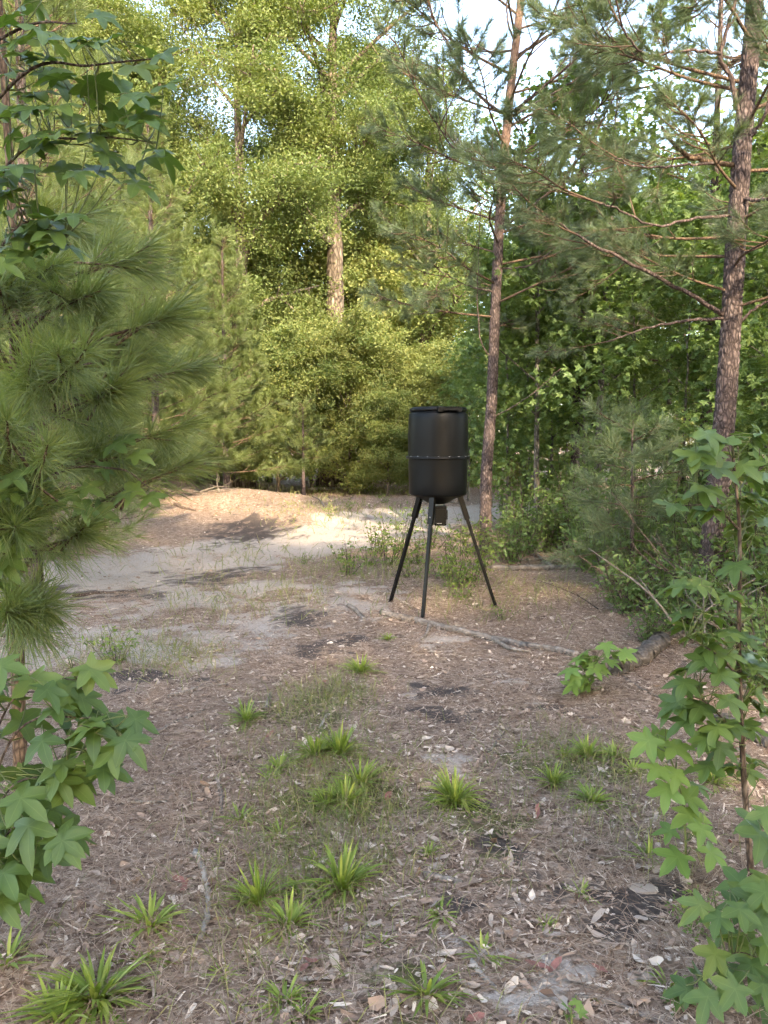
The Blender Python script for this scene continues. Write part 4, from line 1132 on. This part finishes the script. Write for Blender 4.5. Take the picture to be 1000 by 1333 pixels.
def drop_leaf(me, px, py, s, lab, grp, rot=None):
    p = P(px, py); o = link('dead_leaf', me)
    o.location = (p[0], p[1], p[2] + .012); o.rotation_euler = (rng.normal(0, .25), rng.normal(0, .25), rng.uniform(0, 6.28)); o.scale = (s, s, s)
    tag(o, lab, 'leaf', grp)
for i in range(60):
    px, py = rng.uniform(180, 900), rng.uniform(860, 1325)
    if i < 55: px, py = rng.uniform(420, 900), rng.uniform(1060, 1325)
    drop_leaf(PALE[i % 5], px, py, rng.uniform(.035, .065), 'pale curled dead leaf lying on the litter', 'pale fallen leaves')
for px, py in [(235, 1150), (240, 1158), (395, 1265), (405, 1255), (700, 1262), (722, 1262), (280, 1155), (700, 1060), (505, 1040), (820, 1060), (400, 1002), (350, 960), (950, 1100), (420, 890), (780, 1265), (620, 1330)]:
    drop_leaf(RED[int(rng.integers(3))], px, py, rng.uniform(.045, .07), 'reddish brown dead leaf lying on the litter', 'reddish fallen leaves')
for px, py in [(177, 1150), (290, 1200), (545, 1140), (640, 985), (270, 1025)]:
    drop_leaf(ORG[int(rng.integers(2))], px, py, rng.uniform(.045, .06), 'orange brown dead leaf lying on the litter', 'orange fallen leaves')

# ------------------------------------------------------------------ sticks, logs, bark
def stick(name, label, pix, r0, r1, mat, cat='stick', lift=0., sides=8, rough=.25, forks=(), seed=0, group=None, n=30, plate=None):
    w_ = np.array([P(*q) for q in pix]); base = w_[0].copy()
    sp = spline(w_, n); sp[:, 2] = np.maximum(sp[:, 2] * 0 + height(sp[:, 0], sp[:, 1]) + np.linspace(r0, r1, n) * .75, sp[:, 2]) + lift
    rg = np.random.default_rng(seed); sp[:, :2] += rg.normal(0, r0 * .25, (n, 2))
    root = thing(name, label, cat, base, group=group)
    mb = MB(); mb.tube(sp - base, np.linspace(r0, r1, n), sides, rough=rough, seed=seed, plate=plate)
    link('shaft', mb.mesh('shaft', [mat]), root)
    for k, fk in enumerate(forks):
        q = np.array([P(*a) for a in fk]); q[:, 2] += r1
        mb = MB(); mb.tube(spline(q - base, 12), np.linspace(r1 * .9, r1 * .35, 12), 6, rough=.15, seed=seed + k); link('side_twig', mb.mesh('side_twig', [mat]), root)
    return root
stick('fallen_branch', 'long grey fallen branch lying before the feeder legs', [(497, 800), (545, 811), (600, 824), (660, 838), (712, 847), (752, 855)], .031, .024, M_dead_wood, 'branch', sides=14, n=90, seed=1, rough=.16,
      forks=[[(640, 834), (665, 848), (690, 852)], [(560, 815), (556, 828), (548, 836)]])
stick('fallen_log', 'short thick grey log with split bark under the thicket edge', [(797, 878), (825, 868), (850, 850), (862, 838)], .068, .056, M_log_wood, 'log', sides=22, n=60, seed=2, rough=.10)
stick('fallen_branch', 'thin bare branch trailing away from the thick log', [(792, 866), (815, 885), (850, 905), (880, 915)], .010, .006, M_dead_wood, 'branch', seed=3)
stick('fallen_log', 'grey log lying behind the upright sapling in the litter', [(940, 945), (975, 960), (1030, 985)], .045, .04, M_log_wood, 'log', sides=16, n=50, seed=4)
stick('fallen_branch', 'long weathered branch along the floor behind the feeder', [(605, 741), (660, 743), (720, 742), (772, 738)], .045, .03, M_dead_wood, 'branch', sides=12, n=60, seed=5, forks=[[(720, 742), (705, 730), (690, 712)]])
stick('stick', 'curved pale lichen covered stick standing out on brown pine straw', [(254, 1112), (266, 1140), (271, 1170), (270, 1195), (262, 1226)], .0115, .009, M_pale_wood, seed=6, n=40, rough=.08)
stick('stick', 'forked grey stick beside the low leafy sapling', [(185, 950), (207, 954), (230, 940), (266, 925)], .013, .007, M_dead_wood, seed=7, forks=[[(207, 954), (195, 944), (180, 941)]])
stick('stick', 'weathered stick at the edge of the dark soil patch', [(220, 908), (250, 900), (270, 893), (296, 893)], .012, .009, M_dead_wood, seed=8)
stick('stick', 'thin straight twig above the forked stick', [(195, 924), (225, 925), (262, 923)], .005, .003, M_dead_wood, seed=9)
stick('stick', 'short upright grey stick above the curved pale stick', [(283, 1014), (288, 1035), (289, 1060)], .012, .008, M_dead_wood, seed=10)
stick('stick', 'crooked thin twig left of the grass strip', [(262, 1065), (280, 1050), (275, 1078), (300, 1097)], .005, .003, M_dead_wood, seed=11)
stick('stick', 'dark bent twig pointing at the grass strip', [(300, 998), (325, 990), (348, 985)], .008, .004, M_twig, seed=12)
stick('stick', 'broken stick lying on litter behind the long fallen branch', [(452, 790), (464, 797), (474, 808)], .022, .016, M_dead_wood, seed=13)
stick('stick', 'long dark twig beside the tiny rounded leaf seedling', [(748, 1298), (790, 1305), (830, 1320), (880, 1345)], .007, .005, M_dead_wood, seed=14)
stick('stick', 'pale split stick beside sparse grass tuft', [(614, 1254), (628, 1272), (645, 1287)], .010, .006, M_pale_wood, seed=15)
stick('stick', 'flat piece of grey wood on dark soil past the widest tuft', [(552, 1143), (575, 1147), (600, 1152)], .014, .012, M_dead_wood, seed=16)
stick('stick', 'pale straight splinter on the brown straw', [(168, 1044), (190, 1045), (218, 1043)], .007, .004, M_pale_wood, seed=17)
stick('stick', 'short pale stub beyond the grass strip', [(417, 948), (422, 938), (427, 930)], .008, .006, M_pale_wood, seed=18)
stick('stick', 'leaning twig on litter left of the lime green seedling', [(637, 980), (652, 960), (664, 946)], .007, .005, M_dead_wood, seed=19)
stick('stick', 'upright dry chip stub at the edge of the sand', [(349, 925), (350, 915), (352, 905)], .016, .012, M_dead_wood, seed=20)
stick('stick', 'long dark twig lying across the sandy track', [(95, 777), (130, 773), (178, 770)], .020, .010, M_twig, seed=21)
stick('stick', 'dark twig on the sand at the left edge of the track', [(-20, 830), (20, 827), (60, 822)], .018, .012, M_twig, seed=22)
stick('stick', 'thin dark twig lying along the foot of the mound', [(350, 640), (390, 650), (425, 662)], .03, .02, M_dead_wood, seed=23)
stick('stick', 'pale dead branch on top of the mound', [(290, 638), (320, 640), (345, 642)], .04, .02, M_pale_wood, seed=24)
stick('stick', 'pale fallen pole at the far edge of the clearing', [(400, 638), (430, 637), (475, 636)], .05, .03, M_pale_wood, seed=25)
stick('stick', 'short dark stick on the mound slope', [(228, 658), (240, 663), (254, 666)], .035, .025, M_twig, seed=26)
for i, (px, py, s, lab) in enumerate([(838, 1158, .065, 'pale chunk of bark on dark soil'), (833, 1274, .05, 'wide pale bark flake at the litter edge'), (575, 972, .05, 'two toned pale chip near the widest grass tuft'), (533, 905, .06, 'long pale bark slab on bare soil'),
                                      (567, 1128, .04, 'small pale flake on dark soil'), (482, 1103, .06, 'crumpled pale chip at the end of the grass strip'), (680, 889, .06, 'flat pale bark slab on the trail'), (655, 880, .05, 'weathered bark slab toward the fallen branch'), (568, 848, .05, 'small whitish stone below the fallen branch')]):
    rg = np.random.default_rng(700 + i); n = 12; a = np.linspace(0, 6.2832, n, endpoint=False)
    r_ = rg.uniform(.7, 1.1, n); top = np.column_stack([r_ * np.cos(a), r_ * np.sin(a) * .5, .16 + rg.uniform(-.04, .10, n)]); bot = top * [1.04, 1.04, 0] - [0, 0, .1]
    mid = np.array([[0, 0, .22]]); v = np.vstack([bot, top, mid]); j = np.arange(n); j2 = (j + 1) % n
    mb = MB(); mb.add(v, f3=np.stack([np.full(n, 2 * n), n + j, n + j2], -1), f4=np.stack([j, j2, n + j2, n + j], -1))
    o = link('bark_chip', mb.mesh('bark_chip', [M_pale_leaf], smooth=False)); p = P(px, py)
    o.location = tuple(p); o.rotation_euler = (0, 0, rg.uniform(-.5, .5)); o.scale = (s, s, s * .6); tag(o, lab, 'bark chip')

# bare dead branches at the far side of the clearing and the brush pile
def brush(name, label, base_px, H, n, spread, mat, seed, flat=.3):
    rg = np.random.default_rng(seed); b = P(*base_px); root = thing(name, label, 'brush', b)
    for i in range(n):
        a = rg.uniform(0, 6.28); l = spread * rg.uniform(.5, 1.1)
        p0 = np.array([rg.normal(0, spread * .35), rg.normal(0, spread * .2), rg.uniform(0, .08)])
        d = np.array([math.cos(a), math.sin(a) * .5, rg.uniform(.02, flat)])
        e = p0 + d * l; e[2] = min(e[2], H)
        sp = spline([p0, (p0 + e) / 2 + rg.normal(0, .10 * l, 3) * [1, 1, .6], e], 12)
        r = rg.uniform(.006, .018) * (spread / 1.0) ** .5
        mb = MB(); mb.tube(sp, np.linspace(r, r * .35, 12), 6, rough=.15, seed=seed + i)
        for k in range(3):
            q = sp[4 + 2 * k]; dd = norm(d + rg.normal(0, .7, 3)); ll = l * rg.uniform(.2, .4)
            mb.tube(spline([q, q + dd * ll * .5 + rg.normal(0, .03, 3), q + dd * ll], 5), np.linspace(r * .45, r * .2, 5), 5)
        link('branch', mb.mesh('branch', [mat]), root)
brush('brush_pile', 'tangled pale dead branches at the far shrub edge beside the feeder', (500, 628), 2.0, 16, 1.5, M_pale_wood, 801, 1.1)
brush('brush_pile', 'bare pale branches fallen round the small pine sapling', (440, 622), 1.4, 12, 1.3, M_pale_wood, 802, .9)
brush('brush_pile', 'low grey brush pile on the thicket floor behind the feeder', (735, 738), .6, 16, .7, M_dead_wood, 803, .5)
brush('brush_pile', 'grey twigs piled on the mound edge under the young pines', (240, 648), .5, 14, .8, M_dead_wood, 804, .4)
brush('brush_pile', 'tangle of bare twigs under the thick barked pine', (975, 850), .9, 22, .8, M_dead_wood, 805, .9)
brush('brush_pile', 'bare twigs leaning in the thicket beside the low pine sapling', (870, 790), 1.1, 12, .8, M_twig, 806, 1.0)

brush('brush_pile', 'long dry bare stems leaning behind the upright gum sapling', (960, 800), 1.6, 14, 1.0, M_twig, 808, 1.2)

# ------------------------------------------------------------------ game feeder
def feeder():
    mB, nt, b, out = new_mat('black moulded plastic')
    nz = noise(nt, 30, 4, coords(nt, 'Object')); nz2 = noise(nt, 4, 4, coords(nt, 'Object'))
    nt.links.new(ramp(nt, nz2.outputs[0], [(.3, (.0028, .003, .0034)), (.7, (.0052, .0056, .0062))]), b.inputs['Base Color'])
    nt.links.new(ramp(nt, nz2.outputs[0], [(.3, (.33, .33, .33)), (.7, (.45, .45, .45))]), b.inputs['Roughness'])
    b.inputs['Specular IOR Level'].default_value = .14
    bump(nt, b, nz.outputs[0], .06, .004)
    mL, nt, b, out = new_mat('black painted steel')
    nz = noise(nt, 60, 4, coords(nt, 'Object'))
    nt.links.new(ramp(nt, nz.outputs[0], [(.3, (.0028, .0028, .003)), (.75, (.006, .006, .0064))]), b.inputs['Base Color']); b.inputs['Roughness'].default_value = .34; b.inputs['Specular IOR Level'].default_value = .16
    mS, nt, b, out = new_mat('galvanised steel')
    nz = noise(nt, 90, 3, coords(nt, 'Object'))
    nt.links.new(ramp(nt, nz.outputs[0], [(.3, (.22, .22, .22)), (.7, (.40, .40, .41))]), b.inputs['Base Color']); b.inputs['Metallic'].default_value = .9; b.inputs['Roughness'].default_value = .4
    feet = [P(508, 783), P(550, 806), P(646, 790)]
    cx, cy = .513, 7.32
    base = np.array([cx, cy, gz(cx, cy)])
    root = thing('game_feeder', 'black barrel game feeder on three steel legs in the clearing', 'feeder', base)
    def zp(py): return at(570, py, cy)[2] - base[2]
    z_top, z_seam, z_bot, z_cone = zp(531), zp(595.5), zp(644), zp(652)
    def lathe(prof, n=72):
        prof = np.asarray(prof); a = np.linspace(0, 2 * math.pi, n, endpoint=False); k = len(prof)
        v = np.stack([prof[:, 0][:, None] * np.cos(a), prof[:, 0][:, None] * np.sin(a), np.repeat(prof[:, 1][:, None], n, 1)], -1).reshape(-1, 3)
        i = np.arange(k - 1)[:, None] * n; j = np.arange(n)[None]; j2 = (j + 1) % n
        return v, np.stack([i + j, i + j2, i + n + j2, i + n + j], -1).reshape(-1, 4)
    def add_lathe(name, prof, mat, parent):
        mb = MB(); v, f = lathe(prof); mb.add(v, f4=f); o = link(name, mb.mesh(name, [mat]), parent)
        return o
    H = z_top - z_seam; rS, rT, rB = .283, .273, .270
    up = add_lathe('upper_drum', [(rS, z_seam + .004), (rS - .001, z_seam + .02), (rS + .003, z_seam + H * .25), (rS + .002, z_seam + H * .5), (rS - .002, z_seam + H * .75), (rT + .004, z_top - .062), (rT, z_top - .055), (rT - .010, z_top - .050),
                                  (rT - .012, z_top - .046), (rT - .012, z_top - .038), (rT - .05, z_top - .036)], mB, root)
    lo = add_lathe('lower_drum', [(rS, z_seam - .004), (rS - .001, z_seam - .02), (rS - .003, z_seam - .12), (rS - .008, z_bot + .11), (rB + .006, z_bot + .025), (rB + .002, z_bot + .010), (rB - .006, z_bot), (rB - .02, z_bot - .004),
                                  (.16, z_cone + .02), (.095, z_cone - .02), (.06, z_cone - .03), (.0005, z_cone - .03)], mB, root)
    fl = add_lathe('seam_flange', [(rS - .005, z_seam - .011), (rS + .019, z_seam - .011), (rS + .021, z_seam - .008), (rS + .021, z_seam - .001), (rS + .019, z_seam), (rS + .0195, z_seam + .001), (rS + .019, z_seam + .010), (rS + .016, z_seam + .012), (rS - .005, z_seam + .012)], mL, root)
    for k in range(18):
        a = 2 * math.pi * (k + .35) / 18; c = np.array([(rS + .011) * math.cos(a), (rS + .011) * math.sin(a), z_seam + .011])
        mb = MB(); mb.tube(np.array([c, c + [0, 0, .005], c + [0, 0, .0055]]), [.0055, .0055, .003], 8, mat=0); link('bolt', mb.mesh('bolt', [mS]), fl)
    lid = add_lathe('lid', [(rT - .012, z_top - .036), (rT - .001, z_top - .034), (rT, z_top - .022), (rT - .003, z_top - .008), (rT - .008, z_top), (rT - .03, z_top + .004), (rT - .05, z_top - .006), (.12, z_top - .002), (.0005, z_top + .004)], mB, root)
    def box(mb, lo_, hi_, bev=.004, M=None):
        import bmesh
        bm = bmesh.new(); bmesh.ops.create_cube(bm, size=1.0)
        for v in bm.verts: v.co = Vector([(lo_[i] + hi_[i]) / 2 + v.co[i] * (hi_[i] - lo_[i]) for i in range(3)])
        bmesh.ops.bevel(bm, geom=bm.edges[:], offset=bev, segments=2, affect='EDGES', profile=.7)
        bmesh.ops.triangulate(bm, faces=bm.faces[:])
        v = np.array([q.co[:] for q in bm.verts]); f = np.array([[q.index for q in t.verts] for t in bm.faces]); bm.free()
        if M is not None: v = v @ np.array(M.to_3x3()).T + np.array(M.translation)
        mb.add(v, f3=f)
    # lever latch on the rim, facing the camera and a little to the right
    la = R(-72)
    ML = Matrix.Translation((0, 0, z_top - .018)) @ Matrix.Rotation(la + R(90), 4, 'Z')
    mb = MB(); box(mb, (-.115, -rT - .020, -.030), (-.060, -rT + .03, .016), .005, ML); box(mb, (.075, -rT - .020, -.030), (.115, -rT + .03, .014), .005, ML)
    lt = link('latch', mb.mesh('latch', [mL], smooth=False), lid)
    mb = MB(); box(mb, (-.065, -rT - .026, -.018), (.09, -rT - .006, .012), .004, ML)
    for k in range(6): box(mb, (-.050 + k * .024, -rT - .03, .008), (-.038 + k * .024, -rT + .005, .020), .002, ML)
    link('lever', mb.mesh('lever', [mL], smooth=False), lt)
    # legs
    for k, ft in enumerate(feet):
        f = ft - base; ang = math.atan2(f[1], f[0])
        top = np.array([math.cos(ang) * .205, math.sin(ang) * .205, z_bot + .012])
        if k == 1: top = np.array([-.06, -.2, z_bot + .0])
        f = f + [0, 0, -.015]
        d = norm(f - top); L = np.linalg.norm(f - top)
        x, y, z = axes(d, (math.cos(ang), math.sin(ang), .2))
        Mx = frame_matrix(x, y, z, top)
        mb = MB(); box(mb, (-.0155, .10, -.0155), (.0155, L, .0155), .005, Mx)
        lg = link('leg', mb.mesh('leg', [mL], smooth=False), root)
        mb = MB(); box(mb, (-.025, -.005, -.025), (.025, .265, .025), .005, Mx); sl = link('leg_socket', mb.mesh('leg_socket', [mL], smooth=False), lg)
        mb = MB(); mb.tube(np.array([(Mx @ Vector((.0, q, .027)))[:] for q in (.0, .001)]) + np.outer([0, 1], z * .004) + y * .20, [.008, .006], 8); link('bolt', mb.mesh('bolt', [mS]), lg)
        mb = MB(); box(mb, (-.020, L - .012, -.020), (.020, L + .002, .020), .004, Mx); link('foot_cap', mb.mesh('foot_cap', [mL], smooth=False), lg)
        # strut from the socket up to the funnel
        mb = MB(); s0 = top + d * .09; s1 = np.array([top[0] * .42, top[1] * .42, z_cone - .012])
        mb.tube(np.array([s0, (s0 + s1) / 2, s1]), [.006] * 3, 6); link('strut', mb.mesh('strut', [mS]), lg)
    # spinner unit under the funnel
    mz = z_cone - .025
    u = MB(); box(u, (-.035, -.085, mz - .205), (.080, .065, mz - .02), .010)
    un = link('motor_box', u.mesh('motor_box', [mB], smooth=False), root)
    u = MB(); box(u, (-.025, -.093, mz - .190), (.070, -.084, mz - .05), .004); link('cover', u.mesh('cover', [mL], smooth=False), un)
    u = MB(); box(u, (-.013, -.0945, mz - .186), (.035, -.0925, mz - .178), .0006); link('label_strip', u.mesh('label_strip', [mS], smooth=False), un)
    u = MB(); u.tube(np.array([[.02, -.01, mz + .0], [.02, -.01, mz - .025]]), [.05, .045], 20); link('funnel_neck', u.mesh('funnel_neck', [mS]), un)
    u = MB(); box(u, (.077, -.05, mz - .15), (.093, .03, mz - .06), .004); link('hinge_cover', u.mesh('hinge_cover', [mL], smooth=False), un)
feeder()
